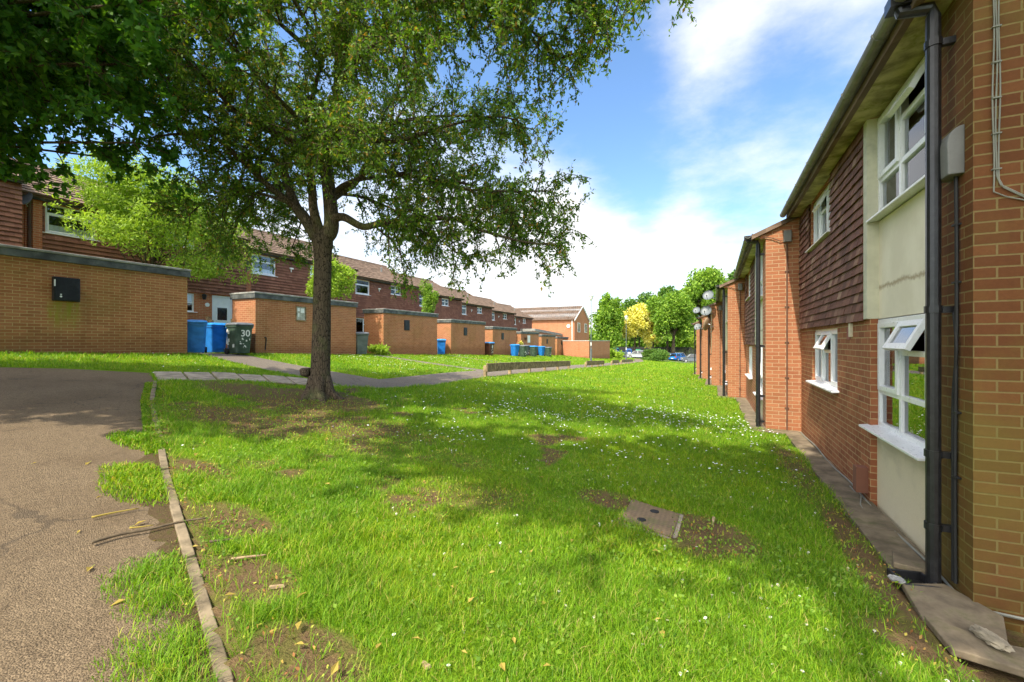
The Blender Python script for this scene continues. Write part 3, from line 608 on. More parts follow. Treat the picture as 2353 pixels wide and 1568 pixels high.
        c = MB(); c.tube([(-.03, y, .055 + .02 * math.sin(y * 3)) for y in np.linspace(.0, 6, 40)], .010, 6); c.tube([(-.05, y, .03 + .015 * math.sin(y * 5 + 1)) for y in np.linspace(.3, 2.6, 24)], .007, 6); c.tube([(.0 + xx, -.02, .06 - .03 * xx) for xx in np.linspace(-.03, 1.6, 14)], .010, 6)
        c.tube([(-.04, 2.2, .1), (-.12, 1.9, .05), (-.17, 1.4, .03), (-.13, .9, .03), (-.06, .6, .05)], .006, 6)
        c.build('cable_along_base', 'grey_cable', root)
        v = MB(); v.box(-.03, 0, 2.68, 2.76, 1.85, 2.02); v.build('wall_vent', 'cream', root, bev=.004); v = MB(); v.box(-.012, 0, 2.79, 2.91, 1.82, 1.98); v.build('air_brick', 'plaque_red', root)
        v = MB(); v.box(-.11, 0, 2.10, 2.23, .12, .40); v.build('pipe_casing', 'clay_tile_red', root, bev=.004)
    else:
        c = MB(); c.tube([(.36, -.02, E4 - .16), (.36, -.02, .15)], .013, 8); 
        for z in (3.5, 2.8, 2.1, 1.4, .8): c.box(.325, .395, -.022, 0, z, z + .015)
        c.tube([(.36, -.02, .15), (.30, -.03, .10), (.0, -.03, .07)], .009, 6); c.tube([(-.05, -.02, E4 + .0), (.1, -.03, E4 - .03), (.25, -.03, E4 - .11), (.33, -.03, E4 - .08)], .008, 6)
        c.build('conduit', 'copper', root)
        c = MB(); c.box(.30, .43, -.09, 0, E4 - .14, E4 + .08); c.build('junction_box', 'grey_box', root, bev=.008)
    return root
RB = [-1.8, -2.13, -2.40, -2.65, -2.85, -2.98]
RLAB = ['nearest brick terraced house with open white windows, cream panels and black downpipe', 'second brick house on the right, its lit end wall carrying a cable and grey box',
        'third brick house on the right, behind the second and before the ones with dishes', 'right-hand brick house whose corner carries grey dishes and a brown dish', 'right-hand brick house just before the last, small dishes on its corner', 'last and farthest brick house of the right-hand terrace']
h = thing('terraced_house', RLAB[0], 'house', (HX[0], HY[0], RB[0]), group='right-hand terrace of brick houses'); right_house(h, True)
h1 = thing('terraced_house', RLAB[1], 'house', (HX[1], HY[1], RB[1]), group='right-hand terrace of brick houses'); right_house(h1, False)
bpy.context.view_layer.update()
for i in range(2, 6):
    o = copy_tree(h1); o.location = (HX[i], HY[i], RB[i]); o['label'] = RLAB[i]

# left-hand row
def pantiles(mb, x0, z0, x1, z1, y0, y1, gauge=.33, wave=.30, amp=.022):
    L = math.hypot(x1 - x0, z1 - z0); nr = round(L / gauge); ux, uz = (x1 - x0) / L, (z1 - z0) / L; nxx, nz = -uz, ux
    ys = np.arange(y0, y1 + .001, wave / 5)
    for r in range(nr):
        a, b = L * r / nr, L * (r + 1) / nr + .02; V = []
        for t, lift in ((a, .035), (b, .0)):
            for y in ys:
                hh = lift + amp * (abs(math.sin(math.pi * y / wave)) ** .7) + .006 * math.sin(y * 3.1 + r); V.append((x0 + ux * t + nxx * hh, y, z0 + uz * t + nz * hh))
        k = len(ys); mb.add(V + [(x0 + ux * a, y, z0 + uz * a) for y in ys], [(i, i + 1, k + i + 1, k + i) for i in range(k - 1)] + [(2 * k + i, 2 * k + i + 1, i + 1, i) for i in range(k - 1)])
def left_house(root):
    sx = -1; L = 7.38; TB = 2.35; EV = 4.86
    wA = (.72, 2.0, 3.86, 4.82); wB = (4.1, 5.2, 4.16, 4.80); wl = (4.1, 5.2, 1.5, 2.27); dr = (5.9, 6.8, .1, 2.28)
    b = MB(sx); b.wall(0, 0, L, -1.5, TB, [wl, dr, (.8, 2.9, .9, 2.25)]); b.wall(.004, 0, L, TB, EV, [wA, wB])
    b.quad((0, 0, -1.5), (7, 0, -1.5), (7, 0, EV), (3.4, 0, EV + 1.77), (0, 0, EV)); b.quad((0, L, -1.5), (0, L, EV), (3.4, L, EV + 1.77), (7, L, EV), (7, L, -1.5)); b.quad((7, 0, -1.5), (7, L, -1.5), (7, L, EV), (7, 0, EV))
    b.build('brick_wall', 'brick_left', root)
    pr = MB(sx); pr.box(-.11, .10, .40, .62, -1.5, EV - .02); pr.box(-.05, .10, .25, .399, -1.5, EV - .02); pr.build('party_pier', 'brick_left', root)
    d = MB(sx); d.tube([(-.10, .33, EV), (-.10, .33, .0)], .045, 8); d.build('downpipe', 'brown_pipe', root)
    tiles(root, sx, 0, .622, L, TB - .02, EV - .01, [(wA[0] - .03, wA[1] + .03, wA[2] - .06, 9), (wB[0] - .03, wB[1] + .03, wB[2] - .06, 9)], 'clay_tile_red', .145, .2, .085)
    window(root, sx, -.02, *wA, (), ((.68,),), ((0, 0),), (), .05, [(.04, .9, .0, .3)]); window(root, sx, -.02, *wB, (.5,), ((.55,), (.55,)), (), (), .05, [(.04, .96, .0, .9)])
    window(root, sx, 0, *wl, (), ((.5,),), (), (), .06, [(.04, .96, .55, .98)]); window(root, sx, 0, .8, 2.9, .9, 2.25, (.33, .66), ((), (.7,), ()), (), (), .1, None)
    d = MB(sx); a, bb, c0, c1 = dr; d.box(.03, .09, a + .01, a + .07, c0, c1); d.box(.03, .09, bb - .07, bb - .01, c0, c1); d.box(.03, .09, a + .07, bb - .07, c1 - .07, c1); d.box(.045, .085, a + .075, bb - .075, c0 + .02, c1 - .075)
    d.box(.028, .045, a + .2, bb - .2, 1.75, 1.79); d.box(.028, .045, a + .2, bb - .2, 1.15, 1.19); d.box(.028, .045, a + .2, a + .24, 1.19, 1.75); d.box(.028, .045, bb - .24, bb - .2, 1.19, 1.75)
    do = d.build('front_door', 'door_white', root, bev=.004); g = MB(sx); g.box(.036, .044, a + .24, bb - .24, 1.19, 1.75); g.build('door_glass', 'car_glass', do)
    l = MB(sx); l.tube([(-.02, 5.5, 2.2), (-.16, 5.5, 2.27)], .018, 6); l.tube([(-.16, 5.5, 2.29), (-.16, 5.5, 2.24), (-.16, 5.5, 2.04)], [.03, .10, .06], 6); l.build('wall_lantern', 'black_pipe', root)
    l = MB(sx); l.disc((-.012, 5.7, 1.84), .09, 'x', 14, .02); l.build('number_plate', 'paint_white', root)
    l = MB(sx); l.box(-.14, -.05, 2.75, 2.95, 4.35, 4.43); l.box(-.10, -.05, 2.83, 2.87, 4.2, 4.35); l.build('security_light', 'paint_white', root, bev=.01)
    s = MB(sx); s.box(-.22, .10, 0, L, EV, EV + .03); s.box(-.24, -.22, 0, L, EV - .03, EV + .15); s.build('fascia', 'fascia', root)
    gutter_run(root, sx, -.31, EV + .12, 0, L, 'brown_pipe', .06)
    rf = MB(sx); rz = EV + .13; pantiles(rf, -.33, rz - .02, 3.4, rz + 1.90, -.02, L + .02); pantiles(rf, 7.1, rz - .02, 3.4, rz + 1.90, -.02, L + .02)
    rf.hexa([(-.30, 0, rz - .10), (3.4, 0, rz + 1.83), (3.4, L, rz + 1.83), (-.30, L, rz - .10), (-.30, 0, rz - .03), (3.4, 0, rz + 1.89), (3.4, L, rz + 1.89), (-.30, L, rz - .03)])
    rf.tube([(3.4, y, rz + 1.90) for y in np.linspace(-.03, L + .03, 16)], .11, 8)
    r = rf.build('roof', 'roof_tile', root); ch = MB(sx); ch.tube([(1.6, 4.9, rz + .8), (1.6, 4.9, rz + 1.35)], .06, 8); ch.build('vent_pipe', 'grey_box', r)
    return root
LH = []
LLAB = ['left terrace house nearest the camera, half hidden by the maple leaves', 'left terrace house behind the bright shrub tree, white door and lantern below its tiles', 'left terrace house behind the tree trunk, with large white upstairs window',
        'left terrace house behind the third brick store, white security light on its tiles', 'left terrace house with the climber growing in front', 'left terrace house behind the fifth brick store', 'second last house of the left terrace, dark red tile-hung front', 'last house of the left terrace, next to the orange gable house']
for j in range(8):
    loc = (-20.64 - .66 * (j - 2), 12.78 + 7.38 * (j - 2), -.5 - .24 * (j - 2))
    if j == 0: o = left_house(thing('terraced_house', LLAB[0], 'house', loc, group='left-hand terrace of tile-hung houses')); proto = o; bpy.context.view_layer.update()
    else: o = copy_tree(proto); o.location = loc; o['label'] = LLAB[j]
    LH.append(o)
# gable house closing the row
g = thing('gable_house', 'orange brick gable-ended house closing the far end of the left row', 'house', (-19.6, 63.8, -2.5))
b = MB(); ez = 5.92; gx0 = -14.5; dp = 8.6
holes = [(-12.2, -8.9, 3.6, 5.3)]
b.add([], [])
def fwall(mb, y, x0, x1, z0, z1, hl):
    xs = sorted({x0, x1, *[h for a in hl for h in a[:2]]}); zs = sorted({z0, z1, *[h for a in hl for h in a[2:]]})
    for a, c in zip(xs, xs[1:]):
        for d, e in zip(zs, zs[1:]):
            if any(q[0] <= (a + c) / 2 <= q[1] and q[2] <= (d + e) / 2 <= q[3] for q in hl): continue
            mb.quad((a, y, d), (c, y, d), (c, y, e), (a, y, e))
fwall(b, 0, gx0, 0, -1, ez, holes)
b.quad((0, 0, -1), (0, dp, -1), (0, dp, ez), (0, dp / 2, ez + 2.3), (0, 0, ez)); b.quad((gx0, 0, -1), (gx0, 0, ez), (gx0, dp / 2, ez + 2.3), (gx0, dp, ez), (gx0, dp, -1)); b.quad((gx0, dp, -1), (gx0, dp, ez), (0, dp, ez), (0, dp, -1))
b.build('brick_wall', 'brick_far', g)
wb = MB()
for a, c in ((-12.2, -10.6), (-10.6, -8.9)):
    wb.box(a, a + .12, .02, .1, 3.6, 5.3); wb.box(c - .12, c, .02, .1, 3.6, 5.3); wb.box(a + .12, c - .12, .02, .1, 3.6, 3.72); wb.box(a + .12, c - .12, .02, .1, 5.18, 5.3)
wo_ = wb.build('window', 'upvc', g); p = MB(); p.box(-12.1, -9, .12, .13, 3.6, 5.3); p.build('pane', 'car_glass', wo_)
for yy, zz in ((1.6, 3.9), (5.6, 3.9), (1.9, 1.0), (5.5, 1.0)):
    wb = MB(); hgt = 1.5 if zz > 2 else 1.3; wb.box(0.003, .06, yy, yy + .1, zz, zz + hgt); wb.box(.003, .06, yy + 1.3, yy + 1.4, zz, zz + hgt); wb.box(.003, .06, yy + .1, yy + 1.3, zz, zz + .1); wb.box(.003, .06, yy + .1, yy + 1.3, zz + hgt - .1, zz + hgt); wb.box(.003, .055, yy + .66, yy + .74, zz + .1, zz + hgt - .1)
    wo_ = wb.build('window', 'upvc', g); p = MB(); p.box(.002, .03, yy + .1, yy + 1.3, zz + .1, zz + hgt - .1); p.build('pane', 'car_glass', wo_)
rf = MB(); 
def slope(mb, y0, z0, y1, z1, x0, x1):
    n_ = 14
    for i in range(n_):
        ya, yb = y0 + (y1 - y0) * i / n_, y0 + (y1 - y0) * (i + 1) / n_; za, zb = z0 + (z1 - z0) * i / n_, z0 + (z1 - z0) * (i + 1) / n_; xs = np.arange(x0, x1, .17); V = []
        for (yy, z_, l) in ((ya, za, .06), (yb, zb, .0)):
            for j, x in enumerate(xs): V.append((x, yy, z_ + l + (.03 if j % 2 else 0)))
        k = len(xs); mb.add(V, [(q, q + 1, k + q + 1, k + q) for q in range(k - 1)])
slope(rf, -.35, ez - .15, dp / 2, ez + 2.35, gx0, .2); slope(rf, dp + .35, ez - .15, dp / 2, ez + 2.35, gx0, .2)
rf.build('roof', 'roof_tile', g)
v = MB(); v.hexa([(.12, -.35, ez - .32), (.2, -.35, ez - .32), (.2, dp / 2, ez + 2.18), (.12, dp / 2, ez + 2.18), (.12, -.35, ez - .13), (.2, -.35, ez - .13), (.2, dp / 2, ez + 2.37), (.12, dp / 2, ez + 2.37)]); v.hexa([(.12, dp / 2, ez + 2.18), (.2, dp / 2, ez + 2.18), (.2, dp + .35, ez - .32), (.12, dp + .35, ez - .32), (.12, dp / 2, ez + 2.37), (.2, dp / 2, ez + 2.37), (.2, dp + .35, ez - .13), (.12, dp + .35, ez - .13)])
v.build('bargeboard', 'upvc', g); v = MB(); v.tube([(-.35, -.08, ez - .2), (-.35, -.08, 0)], .07, 8); v.build('downpipe', 'upvc', g); v = MB(); v.disc((-.95, -.04, ez - 1.1), .28, 'y', 12, .1); v.build('alarm_box', 'paint_white', g)
# brick stores in front of the left row
def store(root, Lg, dp_=1.32, bm_='brick_shed'):
    b = MB(-1); h = 1.86; b.box(0, dp_, 0, Lg, -.6, h); b.build('brick_wall', bm_, root)
    r = MB(-1); r.box(-.055, dp_ + .06, -.06, Lg + .06, h + .001, h + .17); r.build('roof_fascia', 'felt', root, bev=.01)
    r = MB(-1); r.box(-.07, dp_ + .075, -.075, Lg + .075, h + .172, h + .235); r.build('roof_edge', 'felt_edge', root, bev=.012)
STORES = []; SL = ['nearest brick store, long wall with a black meter box and green stain', 'brick store behind the tree trunk with a grey framed meter cupboard', 'third brick store along the left row with a black hatch', 'brick store with a blue bin at its lit end wall',
     'brick store beside the brown bin numbered eight', 'brick store with hanging baskets and a white panel', 'second last brick store of the left row', 'last and smallest looking brick store before the garden wall']
for i in range(8):
    st = thing('brick_store', SL[i], 'store', (shed_x(i), shed_y(i), SHED_TOP[i] - 1.86), group='flat roofed brick stores along the left lawn')
    if i < 2: store(st, 4.75, 1.32, 'brick_stained' if i == 0 else 'brick_shed')
    if i == 0:
        m_ = MB(-1); m_.box(-.12, -.001, 1.86, 2.33, .92, 1.49); mo = m_.build('meter_box', 'meter_black', st, bev=.01); m_ = MB(-1); m_.box(-.135, -.121, 1.885, 2.305, .945, 1.465); m_.build('meter_door', 'meter_black', mo, bev=.006)
        m_ = MB(-1); m_.box(-.145, -.135, 1.86, 1.885, 1.26, 1.42); m_.prism([(1.955, 1.02), (1.98, .995), (2.005, 1.02), (1.99, 1.045), (1.97, 1.045)], 'x', -.140, -.136); m_.box(-.139, -.1355, 1.965, 1.995, 1.06, 1.085); m_.build('hinge_and_lock', 'paint_white', mo)
    if i == 1:
        m_ = MB(-1); m_.box(-.035, -.001, 1.62, 1.66, 1.12, 1.70); m_.box(-.035, -.001, 2.04, 2.08, 1.12, 1.70); m_.box(-.035, -.001, 1.66, 2.04, 1.12, 1.16); m_.box(-.035, -.001, 1.66, 2.04, 1.66, 1.70); mo = m_.build('meter_cupboard', 'wood_old', st)
        m_ = MB(-1); m_.box(-.012, -.001, 1.66, 2.04, 1.16, 1.66); m_.build('meter_dials', 'meter_grey', mo); m_ = MB(-1); m_.box(-.02, -.013, 1.70, 1.80, 1.5, 1.63); m_.box(-.02, -.013, 1.84, 2.0, 1.44, 1.62); m_.box(-.02, -.013, 1.72, 1.78, 1.28, 1.42); m_.build('paper_labels', 'paint_white', mo)
        c = MB(-1); c.tube([(-.012, .36, 0), (-.015, .40, .42), (-.02, .37, .46), (-.02, .34, .45)], .022, 6); c.build('stub_pipe', 'black_pipe', st)
    if i == 2:
        store(st, 4.75); m_ = MB(-1); m_.box(-.03, -.001, 1.62, 2.08, 1.0, 1.57); m_.box(-.045, -.031, 1.68, 2.02, 1.06, 1.51); m_.build('meter_hatch', 'meter_black', st, bev=.006); bpy.context.view_layer.update(); sproto = st
    if i > 2:
        bpy.data.objects.remove(st); st = copy_tree(sproto); st.location = (shed_x(i), shed_y(i), SHED_TOP[i] - 1.86); st['label'] = SL[i]
    STORES.append(st)
# far garden wall
gw = thing('garden_wall', 'tall brick garden wall with pale coping at the far end of the stores', 'wall', (-15.0, 55.3, -2.2))
b = MB(); b.box(-3.6, 0, 0, .22, -.6, 2.2); b.box(-.22, 0, .222, 12.4, -.6, 2.2); b.build('brick_wall', 'brick_far', gw); b = MB(); b.box(-3.64, .04, -.04, .26, 2.202, 2.28); b.box(-.26, .04, .262, 12.44, 2.202, 2.28); b.build('coping', 'coping', gw)
lt = thing('lean_to', 'low flat roofed brick lean-to with pale edge before the gable house', 'outbuilding', (-21.6, 52.6, -2.2))
b = MB(); b.box(-2, 0, 0, 11.0, -.5, 3.0); b.build('brick_wall', 'brick_far', lt); b = MB(); b.hexa([(-2.1, -.1, 3.5), (.1, -.1, 3.5), (.1, 11.1, 3.02), (-2.1, 11.1, 3.02), (-2.1, -.1, 3.85), (.1, -.1, 3.85), (.1, 11.1, 3.35), (-2.1, 11.1, 3.35)]); b.build('roof', 'felt_edge', lt); b = MB(); b.hexa([(-2, 0, 3.001), (0, 0, 3.001), (0, 11, 3.001), (-2, 11, 3.001), (-2, 0, 3.499), (0, 0, 3.499), (0, 11, 3.02), (-2, 11, 3.02)]); b.build('upper_wall', 'brick_far', lt)

# ------------------------------------------------------------------ satellite dishes
def dish(loc, face, r, label, mat='dish', wall_off=(0, 0, 0), group='satellite dishes on the house corners'):
    t = thing('satellite_dish', label, 'satellite dish', loc, group=group)
    nrm = Vector(face).normalized(); up = Vector((0, 0, 1)); ux = nrm.cross(up).normalized(); uy = ux.cross(nrm).normalized()
    m_ = MB(); k = 20; rings = []
    for s_, dd in ((1, 0), (1.0, -.012), (.75, -.055), (.4, -.075), (.05, -.085)): rings.append([tuple(ux * (r * s_ * math.cos(a)) + uy * (r * 1.08 * s_ * math.sin(a)) + nrm * (dd * r / .3)) for a in np.linspace(0, 2 * math.pi, k, endpoint=False)])
    rr = [[tuple(Vector(p) + nrm * .008) for p in q] for q in rings[1:]]
    m_.loft(rr[::-1] + [rings[0]] + rings[1:], True); m_.build('reflector', mat, t, smooth=True)
    a = MB(); e = nrm * (r * 1.1) - uy * (r * .75); a.tube([-uy * r * .95, e], .012, 6); a.tube([e, e + (-nrm * .10 + uy * .03)], .028, 8); a.build('feed_arm', 'lamp_grey', t)
    b = MB(); wv = Vector(wall_off); b.tube([nrm * -.09, nrm * -.16, Vector((0, 0, -.12)) + wv * .5, Vector((0, 0, -.12)) + wv], .018, 6); b.build('wall_bracket', 'metal', t)
S_ = (-.25, -1, .55)
dish((-.27, 21.6, 2.12), S_, .24, 'upper grey satellite dish on the right-hand corner, above the brown one', wall_off=(.25, .45, 0))
dish((-.36, 21.7, 1.41), S_, .24, 'middle grey satellite dish on the right-hand corner, just above the brown one', wall_off=(.3, .35, 0))
dish((-.34, 21.75, .80), (-1, .5, .25), .30, 'brown weathered satellite dish turned edge-on beneath the grey ones', 'dish_brown', wall_off=(.3, .3, 0))
dish((-.98, 27.8, 1.86), S_, .21, 'small grey satellite dish out to the left of the right-hand corner cluster', wall_off=(.35, .4, 0))
dish((-.93, 27.9, .86), S_, .20, 'lowest grey satellite dish on the right-hand corner, left of the brown one', wall_off=(.3, .3, 0))
dish((-20.30, 12.9, 3.55), (.5, -1, .4), .33, 'grey satellite dish on the pier beside the large white upstairs window', wall_off=(-.15, .25, -.1))
dish((-19.6, 5.55, 4.5), (.55, -1, .4), .22, 'pale satellite dish on the nearest left house beneath the maple leaves', wall_off=(-.15, .1, -.1))
dish((-18.3, 38.5, .95), (.5, -1, .3), .36, 'pale satellite dish standing on the roof of the store with baskets', wall_off=(-.1, .3, -.3))

# ------------------------------------------------------------------ wheelie bins
def rrect(cx, cy, hx, hy, r, z, k=4):
    P = []
    for sx_, sy_, a0 in ((1, 1, 0), (-1, 1, 90), (-1, -1, 180), (1, -1, 270)):
        for i in range(k): a = R(a0 + 90 * i / (k - 1)); P.append((cx + sx_ * (hx - r) + r * math.cos(a), cy + sy_ * (hy - r) + r * math.sin(a), z))
    return P
def wheelie(body, lid, label, loc, rz, number=None, marks=0, group='wheelie bins along the stores', scale=1.):
    t = thing('wheelie_bin', label, 'bin', (loc[0], loc[1], tz(*loc[:2]) + .02), rz, group)      # front faces -y
    b = MB(); b.loft([rrect(0, .03, .22, .25, .05, .03), rrect(0, .03, .225, .255, .05, .06), rrect(0, 0, .268, .315, .05, .86), rrect(0, 0, .268, .315, .05, .88), rrect(0, 0, .292, .345, .05, .885), rrect(0, 0, .292, .345, .05, .95)])
    b.build('body', body, t, bev=.006)
    r = MB(); r.loft([[(x, y * 1.0 - .004 - (.0), z) for x, y, z in rrect(0, -.248 + (0 if z < .3 else -.024), .13, .004, .002, z, 2)] for z in (.16, .50)]); r.build('front_moulding', body, t)
    l = MB(); l.loft([rrect(0, -.005, .302, .36, .06, .955), rrect(0, -.005, .305, .362, .06, .985), rrect(0, .0, .27, .32, .08, 1.03), rrect(0, .02, .18, .22, .08, 1.05)]); l.box(-.2, .2, -.385, -.35, .955, .975); l.build('lid', lid, t, bev=.006)
    hb = MB(); hb.tube([(-.24, .36, .93), (-.24, .41, .97), (.24, .41, .97), (.24, .36, .93)], .016, 6); hb.build('handle', body, t)
    for s in (-1, 1): wv = MB(); wv.disc((s * .255, .30, .10), .10, 'x', 16, .05); wv.build('wheel', 'rubber', t)
    if number:
        me = textmesh(number, .30); o = link('number', me, 'paint_white', t); o.rotation_euler = (R(90) + .03, 0, 0); o.location = (.03, -.315, .68)
    if marks:
        q = MB(); rr = random.Random(marks)
        for i in range(10):
            x, z = rr.uniform(-.14, .16), rr.uniform(.18, .5); wd, hh = rr.uniform(.015, .05), rr.uniform(.015, .06); y = -.285 - .06 * z; q.hexa([(x, y, z), (x + wd, y, z + rr.uniform(-.02, .02)), (x + wd, y + .012, z), (x, y + .012, z), (x + rr.uniform(-.02, .02), y - .004, z + hh), (x + wd * .6, y - .004, z + hh), (x + wd, y + .01, z + hh), (x, y + .01, z + hh)])
        for i in range(5 if number == '30' else 0):
            y, z = rr.uniform(-.15, .2), rr.uniform(.2, .75); xx = -.232 - .045 * (z - .06) / .8; q.hexa([(xx - .012, y, z), (xx - .004, y + .1, z), (xx + .02, y + .1, z), (xx + .02, y, z), (xx - .016, y + rr.uniform(-.03, .04), z + .12), (xx - .012, y + .08, z + .09), (xx + .02, y + .1, z + .1), (xx + .02, y, z + .1)])
        q.build('torn_sticker', 'paint_white', t)
    return t
wheelie('bin_blue', 'bin_blue_lid', 'bright blue wheelie bin at the far end of the nearest brick store', (-14.72, 7.85), R(60))
wheelie('bin_blue', 'bin_blue_lid', 'blue wheelie bin beside the wooden gate post, left of the bin numbered 30', (-15.72, 9.0), R(86))
wheelie('bin_blue', 'bin_blue_lid', 'blue wheelie bin mostly hidden behind the green bin numbered 30', (-15.0, 9.38), R(90))
wheelie('bin_green', 'lid_grey', 'scuffed dark green wheelie bin with a white number 30', (-14.30, 8.95), R(84), '30', 5)
wheelie('bin_grey', 'lid_grey', 'plain grey wheelie bin in the gap right of the tree trunk', (-14.95, 15.0), R(60))
wheelie('bin_blue', 'bin_blue_lid', 'blue wheelie bin in full sun against the fourth brick store', (-16.55, 23.8), R(40))
wheelie('bin_brown', 'bin_blue_lid', 'brown wheelie bin with a white number 8', (-16.05, 29.6), R(80), '8', 3)
wheelie('bin_blue', 'bin_blue_lid', 'blue lidded wheelie bin tucked behind the brown bin numbered 8', (-16.85, 30.3), R(60))
wheelie('bin_blue', 'bin_blue_lid', 'blue wheelie bin on the grass paired with a dark bin, beside hanging baskets', (-15.95, 34.2), R(70))
wheelie('bin_green', 'lid_grey', 'dark wheelie bin pressed against the right side of a blue one, left of the baskets', (-15.33, 34.55), R(80), None, 8)
wheelie('bin_grey', 'lid_grey', 'grey wheelie bin with pale marks under the white panel', (-16.75, 38.55), R(80), None, 9)
wheelie('bin_green', 'bin_blue_lid', 'dark wheelie bin with blue lid beside the grey one under the white panel', (-16.05, 38.75), R(80))
wheelie('bin_blue', 'bin_blue_lid', 'farthest blue wheelie bin, standing before the seventh brick store', (-16.95, 43.1), R(75))
wheelie('bin_green', 'lid_grey', 'farthest dark wheelie bin with pale marks, right of the farthest blue one', (-16.3, 43.45), R(80), None, 4)

# ------------------------------------------------------------------ knee rails
def knee_rail(p0, p1, npost, label, h=.5):
    t = thing('knee_rail', label, 'rail', (p0[0], p0[1], tz(*p0)), group='low wooden knee rails along the path')
    ox, oy, oz = t.location; L = math.dist(p0, p1); d = ((p1[0] - p0[0]) / L, (p1[1] - p0[1]) / L); nrm = (d[1], -d[0])
    P = lambda s, o: (p0[0] + d[0] * s + nrm[0] * o - ox, p0[1] + d[1] * s + nrm[1] * o - oy)
    for i in range(npost):
        s = L * i / (npost - 1); x, y = P(s, 0); z = tz(x + ox, y + oy) - oz; b = MB(); jz = random.uniform(-.03, .02)
        c4 = [P(s - .055, .0), P(s + .055, .0), P(s + .055, -.11), P(s - .055, -.11)]; tilt = random.uniform(-.015, .015)
        b.hexa([(a, c, z - .2) for a, c in c4] + [(a + tilt, c, z + h - .09 + jz) for a, c in c4]); b.build('post', 'wood_post', t, bev=.008)
    for i in range(npost - 1):
        s0, s1 = L * i / (npost - 1) - (.06 if i == 0 else -.004), L * (i + 1) / (npost - 1) + (.06 if i == npost - 2 else -.004); b = MB(); V = []
        for zz in (h - .31, h):
            for s, o in ((s0, .005), (s1, .005), (s1, .06), (s0, .06)): x, y = P(s, o); V.append((x, y, tz(x + ox, y + oy) - oz + zz))
        b.hexa(V); b.build('rail_board', 'wood_old', t, bev=.006)
knee_rail((-7.45, 13.55), (-8.0, 25.0), 6, 'longest mossy wooden knee rail, nearest of the rails beside the path')
knee_rail((-7.86, 28.3), (-8.1, 34.3), 4, 'second wooden knee rail from the camera, beneath the nearer lamp post')
knee_rail((-8.35, 38.6), (-8.45, 42.0), 3, 'shortest wooden knee rail, between the two lamp posts')
knee_rail((-8.8, 45.3), (-9.25, 54.5), 5, 'farthest wooden knee rail, by the thin far lamp post')
# ------------------------------------------------------------------ lamp posts
def lamp_post(x, y, h, label):
    t = thing('lamp_post', label, 'lamp post', (x, y, tz(x, y)), group='lamp posts along the path')
    b = MB(); b.tube([(0, 0, -.2), (0, 0, 1.3)], .085, 10); b.tube([(0, 0, 1.3), (0, 0, 1.36)], [.085, .045], 10); b.tube([(0, 0, 1.36), (0, 0, h)], [.045, .032], 10); b.build('column', 'lamp_grey', t, smooth=False)
    b = MB(); b.tube([(0, 0, h), (0, 0, h + .08), (0, 0, h + .12), (0, 0, h + .40), (0, 0, h + .46), (0, 0, h + .56)], [.05, .09, .13, .22, .26, .03], 12); b.build('lantern', 'light_clear', t)
    b = MB(); b.box(-.06, .06, -.089, -.086, 1.5, 1.9) if False else b.tube([(0, 0, 1.62), (0, 0, 1.92)], .05, 10); b.build('sticker', 'paint_white', t)
lamp_post(-9.9, 37.2, 5.6, 'nearer grey lamp post standing before the stained garden wall')
lamp_post(-10.15, 55.2, 5.4, 'farther thin grey lamp post in front of the golden tree')
# ------------------------------------------------------------------ gate, post, trellis, panel, baskets
t = thing('gate_post', 'mossy wooden gate post with a board between the two blue bins', 'gate post', (-17.0, 9.55, tz(-17, 9.5)))
b = MB(); b.box(-.14, .0, -.08, .06, -.2, 1.35); b.box(.03, .13, -.05, .05, -.2, 1.22); b.build('post', 'wood_old', t, bev=.01)
t = thing('garden_gate', 'weathered grey board gate top above the blue bins by the white door', 'gate', (-16.6, 10.05, tz(-16.6, 10)))
b = MB(); b.box(-.0, .95, 0, .04, 1.12, 1.30); b.build('top_rail', 'wood_old', t, bev=.006); b = MB(); b.box(.0, .95, .066, .09, .25, .35); b.build('bottom_rail', 'wood_old', t, bev=.006); b = MB()
for i in range(7): b.box(.02 + i * .135, .14 + i * .135, .045, .065, .36, 1.11)
b.build('boards', 'wood_old', t)
t = thing('slatted_screen', 'pale weathered slatted screen in the gap behind the grey bin', 'screen', (-16.75, 15.35, tz(-16.7, 15.3)))
b = MB(); [b.box(0, .8, -.012, .012, .45 + i * .27, .62 + i * .27) for i in range(5)]; b.build('slats', 'wood_pale', t); b = MB(); b.box(-.06, .0, -.03, .03, -.2, 1.9); b.box(.8, .86, -.03, .03, -.2, 1.9); b.build('posts', 'wood_old', t)
zz = SHED_TOP[5] - 1.86
t = thing('wall_panel', 'blank white panel on the front of the sixth brick store', 'panel', (shed_x(5), shed_y(5) + 1.6, zz + .95)); b = MB(); b.box(.002, .05, 0, .65, 0, .75); b.build('board', 'paint_white', t, bev=.01)
for yy, xx, lb in ((.9, 0, 'brown cone hanging basket left of the white wall panel'), (-.02, -.55, 'brown cone hanging basket on the lit end wall of the sixth store')):
    t = thing('hanging_basket', lb, 'hanging basket', (shed_x(5) + xx, shed_y(5) + yy, zz + 1.35), group='hanging baskets on the sixth store'); o_ = (.15, 0) if xx == 0 else (0, -.16)
    b = MB(); b.tube([(o_[0], o_[1], .12), (o_[0], o_[1], -.22)], [.16, .02], 10); b.build('cone', 'basket', t); b = MB(); b.tube([(0, 0, .3), (o_[0], o_[1], .3), (o_[0], o_[1], .12)], .01, 5); b.build('hook', 'black_pipe', t)

